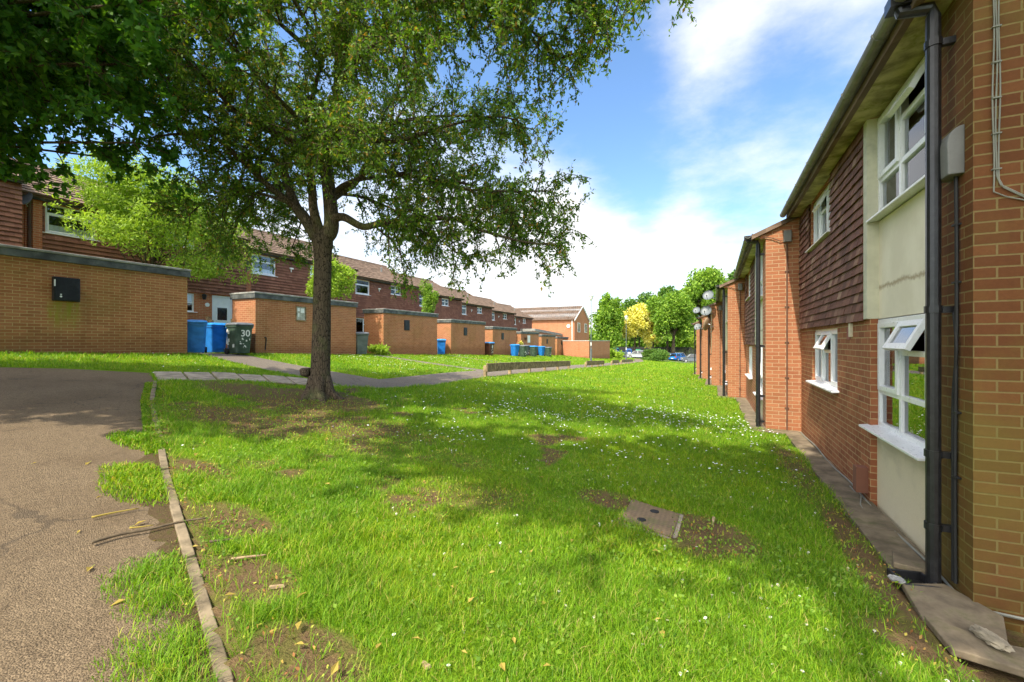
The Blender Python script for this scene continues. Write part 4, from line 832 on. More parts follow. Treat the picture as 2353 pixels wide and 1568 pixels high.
# ------------------------------------------------------------------ cars and recycling banks
def car(loc, rz, paint, label, L=4.0, W=1.72, H=1.48, hatch=True):
    t = thing('parked_car', label, 'car', (loc[0], loc[1], tz(*loc) + .035), rz, 'cars parked beyond the lawn')
    hl = L / 2; up = [(-hl + .03, .42), (-hl, .62), (-hl + .05, .82), (-hl + .35, .90), (-hl + .95, .97), (0, .98), (hl - .35, .98), (hl - .05, .90), (hl, .6), (hl - .03, .40)]
    low = [(hl - .25, .24), (-hl + .25, .24)]; prof = up + low
    b = MB(); rings = []
    for yy, s in ((-W / 2 + .10, .93), (-W / 2 + .0, 1.), (W / 2, 1.), (W / 2 - .10, .93)):
        zc_ = .62; rings.append([(x * (1 if abs(s - 1) < .01 else .985), yy * (1), zc_ + (z - zc_) * (s if abs(s - 1) > .01 else .80)) for x, z in prof])
    b.loft([[(x * .985, -W / 2 + .12, z) for x, z in prof], [(x, -W / 2, .6 + (z - .6) * .86) for x, z in prof], [(x, W / 2, .6 + (z - .6) * .86) for x, z in prof], [(x * .985, W / 2 - .12, z) for x, z in prof]])
    b.build('body', paint, t, bev=.05, seg=3)
    g = MB(); f0, f1 = -hl + .95, -hl + 1.55; r1, r0 = hl - (.55 if hatch else 1.0), hl - (.18 if hatch else .6)
    g.hexa([(f0, -W / 2 + .09, .95), (r0, -W / 2 + .09, .95), (r0, W / 2 - .09, .95), (f0, W / 2 - .09, .95), (f1, -W / 2 + .25, H - .05), (r1, -W / 2 + .25, H - .05), (r1, W / 2 - .25, H - .05), (f1, W / 2 - .25, H - .05)])
    g.build('windows', 'car_glass', t, bev=.03)
    r = MB(); r.hexa([(f1 - .02, -W / 2 + .235, H - .055), (r1 + .04, -W / 2 + .235, H - .055), (r1 + .04, W / 2 - .235, H - .055), (f1 - .02, W / 2 - .235, H - .055), (f1 + .25, -W / 2 + .32, H), (r1 - .1, -W / 2 + .32, H), (r1 - .1, W / 2 - .32, H), (f1 + .25, W / 2 - .32, H)])
    for s in (-1, 1):
        for xa, xb in ((f0, f1), (.15, .12), (r0, r1)):
            r.hexa([(xa - .04, s * (W / 2 - .082), .95), (xa + .05, s * (W / 2 - .082), .95), (xa + .05, s * (W / 2 - .13), .95), (xa - .04, s * (W / 2 - .13), .95), (xb - .04, s * (W / 2 - .24), H - .03), (xb + .05, s * (W / 2 - .24), H - .03), (xb + .05, s * (W / 2 - .29), H - .03), (xb - .04, s * (W / 2 - .29), H - .03)])
    r.build('roof', paint, t, bev=.02)
    for xw in (-hl + .72, hl - .68):
        for s in (-1, 1):
            wv = MB(); wv.disc((xw, s * (W / 2 - .08), .31), .31, 'y', 18, .2); wo2 = wv.build('wheel', 'tyre', t, bev=.02); wv = MB(); wv.disc((xw, s * (W / 2 + .022), .31), .20, 'y', 14, .01); wv.build('rim', 'rim', wo2)
    for s in (-1, 1):
        q = MB(); q.box(-hl - .0, -hl + .22, s * (W / 2 - .22) - .14, s * (W / 2 - .22) + .14, .66, .80); q.build('headlight', 'light_clear', t, bev=.03); q = MB(); q.box(hl - .18, hl + .005, s * (W / 2 - .14) - .10, s * (W / 2 - .14) + .10, .70, .98); q.build('tail_light', 'light_red', t, bev=.03)
    q = MB(); q.box(-hl - .012, -hl + .02, -.26, .26, .42, .53); q.box(hl - .02, hl + .012, -.26, .26, .5, .61); q.build('number_plate', 'paint_white', t)
    return t
car((-19.6, 93.5), R(172), 'car_blue', 'bright blue hatchback by the yellow recycling bank', 4.1, 1.75, 1.55)
car((-13.9, 87.2), R(8), 'car_silver', 'silver hatchback parked left of the dark green bush', 4.0, 1.72, 1.50)
car((-14.2, 95.0), R(5), 'car_silver', 'pale car half hidden behind the silver hatchback', 4.2, 1.75, 1.55)
car((-8.6, 92.2), R(-150), 'car_grey', 'grey car parked behind the dark green bush', 4.4, 1.78, 1.48, False)
car((-6.4, 93.5), R(120), 'car_white', 'white hatchback with red tail lights right of the big tree trunk', 4.0, 1.7, 1.56)
car((-6.35, 88.4), R(-120), 'car_blue', 'blue car nose showing beside the big tree trunk', 3.9, 1.7, 1.45)
car((-3.6, 85.2), R(12), 'car_grey', 'dark grey hatchback parked nearest the right-hand houses', 4.1, 1.75, 1.52)
car((-2.0, 83.4), R(100), 'car_silver', 'pale car partly hidden at the corner of the right-hand houses', 4.0, 1.72, 1.5) if False else None
def bank(loc, mat, label, slot='rubber'):
    t = thing('recycling_bank', label, 'recycling bank', (loc[0], loc[1], tz(*loc)), R(20), 'recycling banks behind the cars')
    b = MB(); b.loft([rrect(0, 0, .62, .55, .08, 0), rrect(0, 0, .66, .6, .1, .4), rrect(0, 0, .66, .6, .1, 1.35), rrect(0, 0, .45, .42, .1, 1.75)]); b.build('body', mat, t, bev=.02)
    b = MB(); b.box(-.3, .3, -.62, -.58, 1.12, 1.36); b.build('slot', slot, t); b = MB(); b.box(-.35, .35, -.615, -.585, .5, .95); b.build('label_plate', 'paint_white' if mat != 'bank_yellow' else 'bank_yellow', t)
bank((-23.2, 97.5), 'bank_yellow', 'yellow recycling bank beside the end of the garden wall')
bank((-20.6, 99.5), 'bank_green', 'green recycling bank right of the yellow one')
bank((-17.9, 100.5), 'bank_blue', 'dark blue recycling bank between two green ones')
bank((-15.9, 101.), 'bank_green', 'green recycling bank right of the dark blue one')
t = thing('board_fence', 'dark board fence behind the parked cars', 'fence', (-30, 104, tz(-30, 104))); b = MB()
for i in range(150): b.box(i * .3, i * .3 + .285, 0, .03, -.3, 1.95 + .03 * (i % 3))
b.build('boards', 'dark_fence', t); b = MB(); [b.box(i * 3., i * 3. + .12, -.12, 0, -.3, 2.0) for i in range(15)]; b.build('posts', 'dark_fence', t)

# ------------------------------------------------------------------ trees
def leaf_mesh(name, P, size, mat, parent, asp=.5, down=.25, rg=rng, fold=.25):
    """one folded leaf (two joined quads... four corner points) at each point"""
    P = np.asarray(P, float); N = len(P); d = rg.normal(size=(N, 3)); d[:, 2] -= down * 2; d /= np.linalg.norm(d, axis=1)[:, None]
    h = rg.normal(size=(N, 3)); h[:, 2] += .6; s = np.cross(d, h); s /= np.linalg.norm(s, axis=1)[:, None] + 1e-9; nn = np.cross(s, d)
    sz = (size * rg.uniform(.65, 1.3, N))[:, None]; a = P; b = P + d * sz; m = P + d * sz * .45
    l = m + s * sz * asp * .5 + nn * sz * fold * .3; r = m - s * sz * asp * .5 + nn * sz * fold * .3
    V = np.stack([a, l, b, r], 1).reshape(-1, 3); I = np.arange(N)[:, None] * 4; F_ = np.concatenate([np.concatenate([I, I + 1, I + 2], 1), np.concatenate([I, I + 2, I + 3], 1)], 0)
    return mesh_np(name, V, F_, mat, parent)
def catmull(P, m=5):
    P = [np.array(p, float) for p in P]; Q = [2 * P[0] - P[1]] + P + [2 * P[-1] - P[-2]]; out = []
    for i in range(1, len(Q) - 2):
        for j in range(m):
            t = j / m; out.append(.5 * ((2 * Q[i]) + (-Q[i - 1] + Q[i + 1]) * t + (2 * Q[i - 1] - 5 * Q[i] + 4 * Q[i + 1] - Q[i + 2]) * t * t + (-Q[i - 1] + 3 * Q[i] - 3 * Q[i + 1] + Q[i + 2]) * t ** 3))
    return out + [P[-1]]
def grow(trunk, limbs, rg, twig_step, twig_len, sub, leaf_step, droop, start=.22):
    """tubes for limbs and twigs, points for leaves"""
    leaves = []
    for P, r0, r1 in limbs:
        C_ = catmull(P, 5); k = len(C_); rad = [r0 + (r1 - r0) * (i / (k - 1)) ** .8 for i in range(k)]; trunk.tube(C_, rad, 9)
        L = np.cumsum([0] + [np.linalg.norm(b - a) for a, b in zip(C_, C_[1:])]); s = L[-1] * start
        while s < L[-1]:
            i = min(np.searchsorted(L, s), k - 1); f = s / L[-1]; base = C_[i]; ax = C_[min(i + 1, k - 1)] - C_[max(i - 1, 0)]; ax = ax / (np.linalg.norm(ax) + 1e-9)
            d = rg.normal(size=3); d -= ax * d.dot(ax); d /= np.linalg.norm(d); d = d * .85 + ax * .45 + np.array([0, 0, .12]); d /= np.linalg.norm(d)
            ln = rg.uniform(*twig_len) * (1.15 - .45 * f); st = ln / 6; p = base.copy(); T = [p.copy()]
            for q in range(6): d = d + rg.normal(size=3) * .16 + np.array([0, 0, -droop * (q + 1) / 6]); d /= np.linalg.norm(d); p = p + d * st; T.append(p.copy())
            trunk.tube(T, np.linspace(max(.010, min(rad[i] * .45, .022)), .004, 7), 4, False)
            for u in range(sub):
                q = rg.integers(1, 7); e = rg.normal(size=3); e /= np.linalg.norm(e); e = e + (T[q] - T[q - 1]) / st * .5; e /= np.linalg.norm(e); l2 = ln * rg.uniform(.22, .5); p2 = T[q].copy(); T2 = [p2.copy()]
                for w_ in range(3): e = e + rg.normal(size=3) * .15 + np.array([0, 0, -droop * .7]); e /= np.linalg.norm(e); p2 = p2 + e * l2 / 3; T2.append(p2.copy())
                trunk.tube(T2, [.005, .004, .003, .002], 3, False); m_ = int(l2 / leaf_step) + 2
                t_ = rg.uniform(0, 3, m_); b_ = np.minimum(t_.astype(int), 2); A = np.array(T2); leaves.append(A[b_] + (A[b_ + 1] - A[b_]) * (t_ - b_)[:, None] + rg.normal(size=(m_, 3)) * .018)
            m_ = int(ln * .6 / leaf_step); t_ = rg.uniform(2, 6, m_); b_ = np.minimum(t_.astype(int), 5); A = np.array(T); leaves.append(A[b_] + (A[b_ + 1] - A[b_]) * (t_ - b_)[:, None] + rg.normal(size=(m_, 3)) * .018)
            s += twig_step * rg.uniform(.6, 1.4)
    return np.concatenate(leaves)
K = 1.094
LIMBS = dict(
 A=([(-6.37, 5.5, 1.85), (-6.25, 5.56, 2.1), (-6.35, 5.56, 3.0), (-6.44, 5.58, 3.56), (-6.28, 5.65, 4.24), (-6.09, 5.63, 4.99), (-5.88, 5.62, 5.73), (-5.68, 5.6, 6.51)], .155, .03),
 B=([(-6.42, 5.47, 1.75), (-6.7, 5.4, 2.18), (-6.95, 5.39, 2.46), (-7.22, 5.43, 2.91), (-7.47, 5.53, 3.44), (-7.53, 5.83, 3.84), (-8.09, 5.9, 4.78), (-8.49, 5.93, 5.96), (-8.83, 5.99, 7.0)], .12, .02),
 C=([(-6.41, 5.48, 1.85), (-6.45, 5.35, 2.32), (-6.4, 5.27, 2.73), (-6.37, 5.17, 3.27), (-6.23, 5.01, 3.61), (-5.91, 4.94, 4.22), (-5.66, 4.84, 4.57), (-5.54, 4.56, 5.2)], .095, .018),
 D=([(-6.26, 5.55, 2.17), (-5.98, 5.57, 2.21), (-5.59, 5.65, 2.01), (-5.21, 5.72, 2.05), (-4.62, 5.78, 2.03), (-3.85, 5.81, 1.98), (-3.33, 5.84, 1.75), (-2.73, 6.01, 1.55), (-2.15, 6.17, 1.45)], .085, .012),
 E=([(-6.3, 5.59, 2.57), (-6.21, 5.79, 2.77), (-6.14, 6.05, 3.02), (-6.12, 6.5, 3.84), (-6.03, 7.1, 4.72), (-5.76, 7.6, 5.7)], .075, .012),
 F=([(-6.23, 5.77, 2.74), (-5.95, 5.9, 2.98), (-5.65, 5.95, 3.14), (-5.19, 5.95, 3.0), (-4.53, 5.93, 2.79), (-3.77, 5.96, 2.5), (-2.91, 6.03, 2.35), (-2.25, 6.17, 2.3)], .06, .01),
 G=([(-6.47, 5.56, 3.52), (-6.73, 5.22, 3.57), (-6.89, 4.81, 3.63), (-7.0, 4.32, 3.72), (-6.89, 3.81, 3.94), (-6.86, 3.39, 4.11)], .08, .012),
 H=([(-6.09, 5.63, 4.99), (-5.51, 5.57, 5.07), (-4.93, 5.41, 5.12), (-4.17, 5.22, 5.05), (-3.23, 5.11, 4.8), (-2.5, 5.1, 4.4)], .06, .01),
 I=([(-6.31, 5.64, 4.02), (-5.81, 5.55, 3.59), (-5.19, 5.51, 3.38), (-4.5, 5.39, 3.2), (-3.71, 5.32, 3.2), (-2.9, 5.37, 3.2), (-2.5, 5.43, 3.1)], .055, .01),
 K=([(-6.95, 5.39, 2.46), (-7.24, 5.09, 2.77), (-7.51, 4.73, 3.18), (-7.66, 4.33, 3.45), (-7.97, 3.97, 3.4), (-8.3, 3.58, 3.2)], .07, .012),
 M=([(-6.2, 5.62, 4.4), (-5.6, 5.1, 4.6), (-4.9, 4.5, 4.7), (-4.0, 4.1, 4.6), (-3.2, 3.9, 4.2)], .055, .01),
 N=([(-6.0, 5.6, 5.3), (-5.4, 5.0, 5.8), (-4.6, 4.4, 6.1), (-3.6, 4.2, 6.0), (-2.6, 4.3, 5.6)], .05, .01),
 O=([(-6.44, 5.58, 3.6), (-7.0, 6.3, 4.1), (-7.6, 6.9, 4.6), (-8.1, 7.2, 5.0)], .05, .01),
 Q=([(-7.4, 5.5, 3.4), (-8.0, 5.2, 3.5), (-8.6, 5.0, 3.3), (-9.1, 5.0, 3.0)], .05, .01),
 Rr=([(-5.9, 5.6, 5.6), (-6.5, 5.2, 6.4), (-7.2, 4.9, 7.1)], .05, .01),
 W1=([(-6.1, 5.6, 4.6), (-5.0, 4.9, 4.3), (-4.0, 4.4, 4.0), (-3.2, 4.2, 3.5)], .045, .01), W2=([(-7.2, 5.4, 2.9), (-8.2, 5.9, 3.25), (-9.3, 6.2, 3.3), (-10, 6.2, 2.9)], .045, .01), W3=([(-7.5, 5.8, 3.8), (-8.6, 5.2, 4.6), (-9.6, 4.7, 5.2)], .045, .01), W4=([(-6.42, 5.59, 3.65), (-5.4, 6.8, 4.4), (-4.4, 7.6, 4.6), (-3.4, 8.2, 4.4)], .05, .01),
 W5=([(-6, 5.6, 5.3), (-5, 6.2, 6), (-3.9, 6.6, 6.2)], .045, .01), W6=([(-6.33, 5.56, 2.6), (-6.0, 5.85, 2.95), (-5.2, 6.6, 3.15), (-4.2, 7.3, 2.9), (-3.2, 7.8, 2.4)], .05, .01), W7=([(-5.7, 4.9, 4.5), (-6.4, 4.2, 5.2), (-7.2, 3.6, 5.6)], .045, .01), W8=([(-7.9, 5.9, 4.4), (-8.8, 6.6, 5.2), (-9.6, 7.0, 5.6)], .045, .01),
 W9=([(-4.1, 5.0, 5.0), (-3.2, 4.4, 4.9), (-2.3, 4.1, 4.5)], .035, .01), W0=([(-6.4, 5.5, 2.9), (-5.6, 4.9, 3.1), (-4.8, 4.4, 3.0), (-4.1, 4.1, 2.7)], .045, .01),
 L1=([(-6.95, 5.39, 2.46), (-7.4, 5.9, 2.6), (-7.9, 6.2, 2.4), (-8.3, 6.3, 1.95)], .04, .008), L2=([(-5.59, 5.65, 2.01), (-5.0, 6.0, 2.05), (-4.4, 6.2, 1.8), (-3.9, 6.3, 1.4)], .035, .008), L3=([(-6.38, 5.56, 2.7), (-6.3, 6.4, 2.85), (-6.0, 7.2, 2.7), (-5.5, 7.8, 2.3)], .04, .008), L4=([(-7.24, 5.09, 2.77), (-7.9, 5.2, 2.75), (-8.5, 5.3, 2.4), (-9.0, 5.4, 1.9)], .04, .008), L5=([(-6.95, 5.39, 2.5), (-7.3, 4.8, 2.6), (-7.6, 4.3, 2.4), (-7.8, 4.0, 2.0)], .035, .008), L6=([(-4.53, 5.93, 2.79), (-3.8, 6.4, 2.7), (-3.2, 6.7, 2.3), (-2.8, 6.8, 1.8)], .03, .008),
 Y1=([(-5.6, 4.85, 4.6), (-5.6, 3.9, 5.3), (-5.5, 3.1, 5.6)], .035, .01), Y2=([(-8.05, 5.9, 4.7), (-7.7, 4.8, 5.3), (-7.2, 3.9, 5.7)], .035, .01), Y3=([(-7.47, 5.53, 3.44), (-8.0, 4.5, 3.9), (-8.3, 3.7, 4.3)], .04, .01), X5=([(-3.0, 4.9, 4.95), (-2.0, 4.8, 4.6), (-1.2, 4.7, 4.1), (-.75, 4.75, 3.7)], .028, .008), X1=([(-4.17, 5.22, 5.05), (-3, 4.9, 4.95), (-1.95, 4.85, 4.5), (-1.25, 4.9, 3.8)], .035, .01), X2=([(-3.6, 5.1, 4.9), (-2.4, 5.2, 4.3), (-1.7, 5.3, 3.5)], .03, .01), X3=([(-4, 4.1, 4.6), (-2.9, 3.9, 4.4), (-2.0, 4.0, 3.9)], .03, .01), X4=([(-4.6, 4.4, 5.4), (-3.4, 4.1, 5.4), (-2.2, 4.1, 5.1), (-1.4, 4.3, 4.5)], .03, .01),
 U=([(-6.3, 5.0, 3.7), (-6.2, 4.3, 3.9), (-6.0, 3.6, 4.1), (-5.7, 3.0, 4.2)], .045, .01))
tx, ty = -7.04, 5.98; t0 = Vector((tx, ty, tz(tx, ty)))
t = thing('lawn_tree', 'large crooked small-leaved tree with dark forked trunk on the lawn', 'tree', t0)
tr = MB(off=tuple(-t0)); rg = np.random.default_rng(11)
V = lambda p: tuple(K * np.array(p))
base = [(-7.05, 5.97, t0.z - .15), (-7.045, 5.975, t0.z + .06), (-7.03, 5.98, t0.z + .25), (-7.02, 5.985, t0.z + .7), (-7.0, 5.99, t0.z + 1.4), (-7.0, 6.0, .9), (-6.985, 6.005, 1.5), (-6.985, 6.005, 1.85), (-6.97, 6.01, 2.08)]
tr.tube(catmull(base, 4), np.interp(np.linspace(0, 1, 33), [0, .12, .2, .35, .6, .8, .92, 1], [.36, .28, .21, .18, .162, .160, .19, .165]), 22)
for a in np.linspace(.3, 6.6, 7)[:-1]: tr.tube([(tx + .12 * math.cos(a), ty + .12 * math.sin(a), t0.z + .42), (tx + .20 * math.cos(a), ty + .20 * math.sin(a), t0.z + .12), (tx + .36 * math.cos(a + .15), ty + .36 * math.sin(a + .15), t0.z - .03), (tx + .62 * math.cos(a + .2), ty + .62 * math.sin(a + .2), tz(tx + .6 * math.cos(a), ty + .6 * math.sin(a)) - .06)], [.10, .10, .07, .03], 8)
tr.tube([(-7.16, 5.84, -.62), (-7.27, 5.78, -.60), (-7.31, 5.76, -.55)], [.10, .085, .03], 9)
limbs = [([V(p) for p in P], a * 1.12, b) for P, a, b in LIMBS.values()]
LV = grow(tr, limbs, rg, .072, (.45, 1.3), 8, .0205, .25)
tr.build('trunk', 'bark', t, smooth=True); LV = LV - np.array(t0)
print('main tree leaves', len(LV))
leaf_mesh('crown', LV, .066, 'leaf_main', t, .46, .4, rg)
def maple(loc, hgt, label, centre, rad, nl, mat, size, group=None, seed=1, sub=4, start=.25, lr=.09):
    t = thing('maple_tree', label, 'tree', loc, group=group); tr = MB(off=tuple(-Vector(loc))); rg = np.random.default_rng(seed); limbs = []
    top = Vector(loc) + Vector((0, 0, hgt * .45)); tr.tube(catmull([loc, (loc[0] + .05, loc[1], loc[2] + hgt * .2), tuple(top)], 4), np.linspace(.26, .18, 9), 14)
    for i in range(nl):
        d = rg.normal(size=3); d /= np.linalg.norm(d); e = np.array(centre) + d * np.array(rad) * rg.uniform(.55, .95); m_ = (np.array(top) + e) / 2 + rg.normal(size=3) * .25 + np.array([0, 0, .3])
        limbs.append(([tuple(top - Vector((0, 0, rg.uniform(0, hgt * .12)))), tuple((np.array(top) * .6 + m_ * .4)), tuple(m_), tuple(e)], lr, .012))
    L_ = grow(tr, limbs, rg, .16, (.5, 1.3), sub, .055, .12, start); tr.build('trunk', 'bark', t, smooth=True)
    # palmate leaves: three folded blades from each point
    L3 = np.repeat(L_, 3, 0) + rg.normal(size=(len(L_) * 3, 3)) * .012
    leaf_mesh('crown', L3 - np.array(loc), size, mat, t, .55, .25, rg); print(label[:20], len(L3))
maple((-13.3, -.1, tz(-13.3, -.1)), 6.5, 'dark leafy maple whose branches hang in from the upper left', (-8.9, 1.9, 5.25), (3.9, 3.9, 2.75), 84, 'leaf_maple', .105, seed=5)
maple((3.3, .1, tz(3.3, .1)), 15, 'maple standing behind the camera and shading the near lawn', (-1.5, -.95, 7.8), (5.3, 2.4, 1.4), 64, 'leaf_maple', .12, seed=8, sub=3, start=.5, lr=.045)
def cloud_tree(name, label, cat, base, centre, rad, N, size, mat, lumps=26, spread=.30, trunk_r=.15, seed=0, group=None, stems=1, asp=.6, flat=0., limb=7):
    t = thing(name, label, cat, base, group=group); rg = np.random.default_rng(seed + 100); c = np.array(centre) - np.array(base); rad = np.array(rad)
    d = rg.normal(size=(lumps, 3)); d /= np.linalg.norm(d, axis=1)[:, None]; d[:, 2] = np.where(d[:, 2] < -.75, -d[:, 2], d[:, 2]); C_ = c + d * rad * rg.uniform(.35, .92, (lumps, 1)); wgt = rg.uniform(.5, 1.5, lumps); wgt /= wgt.sum()
    ix = rg.choice(lumps, N, p=wgt); sp = rad * spread * rg.uniform(.6, 1.25, (lumps, 1)); g_ = rg.normal(size=(N, 3)); g_ /= np.linalg.norm(g_, axis=1)[:, None] * (rg.uniform(.3, 1, N) ** -.45)[:, None]
    P = C_[ix] + g_ * sp[ix] * 1.25 * np.array([1, 1, 1 - flat])
    tr = MB()
    for s in range(stems):
        o = np.array([rg.uniform(-.25, .25), rg.uniform(-.2, .2), 0]) * (stems > 1); tr.tube(catmull([(o[0], o[1], -.2), tuple(o + (c - o) * .35 + np.array([0, 0, c[2] * .1])), tuple(o + (c - o) * .75)], 4), np.linspace(trunk_r, trunk_r * .4, 9), 9)
    for k_ in rg.choice(lumps, min(limb * stems, lumps), replace=False): st = c * rg.uniform(.45, .75); tr.tube([tuple(st), tuple((st + C_[k_]) / 2 + rg.normal(size=3) * .05 * rad), tuple(C_[k_])], [trunk_r * .35, trunk_r * .22, trunk_r * .08], 5)
    tr.build('trunk', 'bark', t, smooth=True); leaf_mesh('crown', P, size, mat, t, asp, .15, rg); return t
def gz(x, y): return (x, y, tz(x, y))
cloud_tree('garden_tree', 'bright feathery multi-stemmed garden tree behind the nearest store', 'tree', gz(-18.0, 7.9), (-18.0, 8.3, 4.0), (1.5, 3.5, 2.6), 24000, .15, 'leaf_bright', 46, .24, .08, 31, stems=3, asp=.30, flat=.28)
cloud_tree('garden_shrub_tree', 'small bright green tree right behind the store at the trunk', 'tree', gz(-17.0, 14.7), (-16.9, 14.9, 3.0), (1.0, 1.25, 1.45), 9000, .14, 'leaf_bright', 20, .3, .06, 2, asp=.4)
cloud_tree('climbing_shrub', 'bushy climber rising above the roof of the third store', 'shrub', gz(-18.3, 24.7), (-18.3, 24.7, 2.7), (.65, .9, 1.35), 5000, .14, 'leaf_mid', 14, .32, .05, 3, asp=.5)
cloud_tree('leafy_plant', 'low bright leafy plant at the dark end wall of the third store', 'plant', gz(-15.3, 16.55), (-15.3, 16.55, tz(-15.3, 16.5) + .22), (.55, .4, .24), 900, .22, 'leaf_bright', 10, .35, .02, 4, asp=.3)
cloud_tree('flowering_plant', 'yellow flowering plant by the wall of the sixth store', 'plant', gz(-16.9, 37.5), (-16.9, 37.5, tz(-16.9, 37.5) + .9), (.35, .35, .5), 500, .14, 'leaf_gold', 8, .35, .03, 5)
cloud_tree('low_shrub', 'low yellow-green shrub at the end of the garden wall', 'shrub', gz(-14.9, 69.5), (-14.9, 69.5, tz(-14.9, 69.5) + .6), (1.5, 1.3, .8), 2200, .30, 'leaf_gold' if False else 'leaf_bright', 14, .33, .05, 6)
cloud_tree('dark_bush', 'broad dark green bush in front of the parked cars', 'bush', gz(-9.6, 80.5), (-9.6, 80.5, tz(-9.6, 80.5) + .95), (2.9, 1.6, 1.15), 9000, .26, 'leaf_dark', 30, .3, .08, 7)
FT = 'trees beyond the lawn'
cloud_tree('broadleaf_tree', 'tall green tree left of the golden tree, beside the lamp post', 'tree', gz(-18.8, 84), (-18.9, 84, 2.8), (3.2, 3, 6.2), 10000, .58, 'leaf_mid', 40, .25, .22, 8, FT)
cloud_tree('broadleaf_tree', 'dark green tree rising behind the golden tree', 'tree', gz(-17.0, 110), (-17.0, 110, 4.6), (6.2, 5, 6.6), 12000, .8, 'leaf_dark', 36, .26, .3, 9, FT)
cloud_tree('golden_tree', 'golden yellow leaved tree in the middle of the far trees', 'tree', gz(-14.9, 90), (-14.6, 90, 3.2), (4.3, 3.4, 4.0), 15000, .50, 'leaf_gold', 40, .25, .25, 10, FT)
cloud_tree('golden_tree', 'smaller golden tree leaning against the big green tree', 'tree', gz(-11.3, 91), (-11.3, 91, 2.4), (2.3, 2.6, 4.6), 7000, .48, 'leaf_gold', 26, .27, .2, 20, FT)
cloud_tree('broadleaf_tree', 'big rounded green tree with clear trunk behind the dark bush', 'tree', gz(-7.35, 88.0), (-6.9, 88.0, 4.2), (4.9, 4.4, 5.4), 22000, .50, 'leaf_mid', 46, .24, .42, 11, FT)
cloud_tree('broadleaf_tree', 'darker tree standing behind the big rounded green tree', 'tree', gz(-9.8, 104), (-9.8, 104, 5.8), (5.0, 5, 6.2), 12000, .8, 'leaf_dark', 36, .25, .3, 12, FT)
cloud_tree('broadleaf_tree', 'tallest far tree rising above the satellite dishes', 'tree', gz(-2.6, 104), (-2.6, 104, 9.0), (5.6, 4.5, 7.0), 16000, .7, 'leaf_mid', 44, .24, .3, 13, FT)
cloud_tree('broadleaf_tree', 'treetop showing over the roofs of the right-hand houses', 'tree', gz(4.5, 112), (4.5, 112, 9), (5.0, 5, 6.4), 9000, .85, 'leaf_dark', 36, .25, .3, 14, FT)
cloud_tree('broadleaf_tree', 'low green tree at the edge of the right-hand houses', 'tree', gz(-1.2, 96), (-1.2, 97, .6), (3.4, 3.4, 3.6), 8000, .6, 'leaf_bright', 30, .26, .2, 15, FT)
kind(cloud_tree('woodland', 'mass of dark trees beyond the road', 'trees', gz(-12, 135), (-12, 132, .3), (48, 6, 6.2), 26000, 1.1, 'leaf_mid', 90, .12, .3, 16), 'stuff')

# ------------------------------------------------------------------ manhole cover, slabs and stones by the near house
cx_, cy_ = np.mean([p[0] for p in MANHOLE]), np.mean([p[1] for p in MANHOLE]); t = thing('manhole_cover', 'rectangular ribbed manhole cover set in bare soil in the lawn', 'manhole cover', (cx_, cy_, tz(cx_, cy_)))
def ring(s, z): return [((x - cx_) * s, (y - cy_) * s, tz(x, y) - t.location.z + z) for x, y in MANHOLE]
b = MB(); b.hexa(ring(1.06, -.12) + ring(1.06, .0)); b.build('frame', 'concrete', t, bev=.006); b = MB(); b.hexa(ring(.93, .001) + ring(.93, .013)); b.build('lid', 'manhole', t, bev=.004)
for u, v_ in ((.02, .14), (-.06, -.13)):
    b = MB(); b.tube([(u, v_, tz(cx_ + u, cy_ + v_) - t.location.z + .008), (u, v_, tz(cx_ + u, cy_ + v_) - t.location.z + .0165)], .042, 16); b.build('lifting_hole', 'rubber', t)
def slab(poly, z, label, tilt=(0, 0), th=.045, name='paving_slab', cat='slab', mat='slab', group='loose slabs by the near house'):
    c = np.mean(poly, 0); zz = tz(*c) + z; t = MB(); pts = [(x - c[0], y - c[1], tilt[0] * (x - c[0]) + tilt[1] * (y - c[1])) for x, y in poly]; k = len(pts)
    t.add([(x, y, q - th) for x, y, q in pts] + pts, [tuple(range(k))[::-1], tuple(range(k, 2 * k))] + [(i, (i + 1) % k, k + (i + 1) % k, k + i) for i in range(k)])
    o = t.build(name, mat, bev=.008); o.location = (c[0], c[1], zz); return tag(o, label, cat, group)
slab([(1.17, 3.50), (1.50, 3.38), (1.62, 3.70), (1.46, 4.02), (1.20, 3.92)], .035, 'mossy broken slab at the foot of the black downpipe', (.03, .02))
slab([(1.20, 3.22), (1.62, 3.16), (1.68, 3.42), (1.48, 3.40), (1.18, 3.52)], .02, 'pale slab in front of the corner with a stone lying on it', (-.02, .03))
slab([(1.63, 3.15), (2.4, 3.05), (2.5, 3.6), (1.70, 3.62)], .03, 'worn slab along the near end wall at the picture edge', (.01, -.01))
slab([(1.24, 4.22), (1.44, 4.12), (1.47, 4.40), (1.32, 4.52)], .055, 'small cracked slab piece lying on the strip left of the downpipe', (.05, -.08))
def rock(name, loc, r, mat, label, cat, seed=0, group=None, sq=(1, .6, .4)):
    bm = bmesh.new(); bmesh.ops.create_icosphere(bm, subdivisions=3, radius=1); rr = np.random.default_rng(seed); ph = rr.uniform(0, 6, (4, 3))
    for v in bm.verts:
        d = 1 + .18 * sum(math.sin(3.1 * v.co.dot(Vector(p)) + p[0]) for p in ph) / 2; v.co = Vector((v.co.x * sq[0], v.co.y * sq[1], v.co.z * sq[2])) * d * r
    me = bpy.data.meshes.new(name); bm.to_mesh(me); bm.free(); o = link(name, me, mat); o.location = loc; o.rotation_euler = (0, 0, rr.uniform(0, 6)); return tag(o, label, cat, group)
rock('stone', (1.42, 3.37, tz(1.42, 3.37) + .05), .10, 'stone', 'flat tan stone lying on the pale slab by the corner', 'stone', 1, sq=(1, .45, .28))
rock('stone', (1.86, 3.50, tz(1.8, 3.5) + .05), .07, 'grey_stone', 'grey rough stone against the near end wall', 'stone', 2, sq=(1, .7, .6))
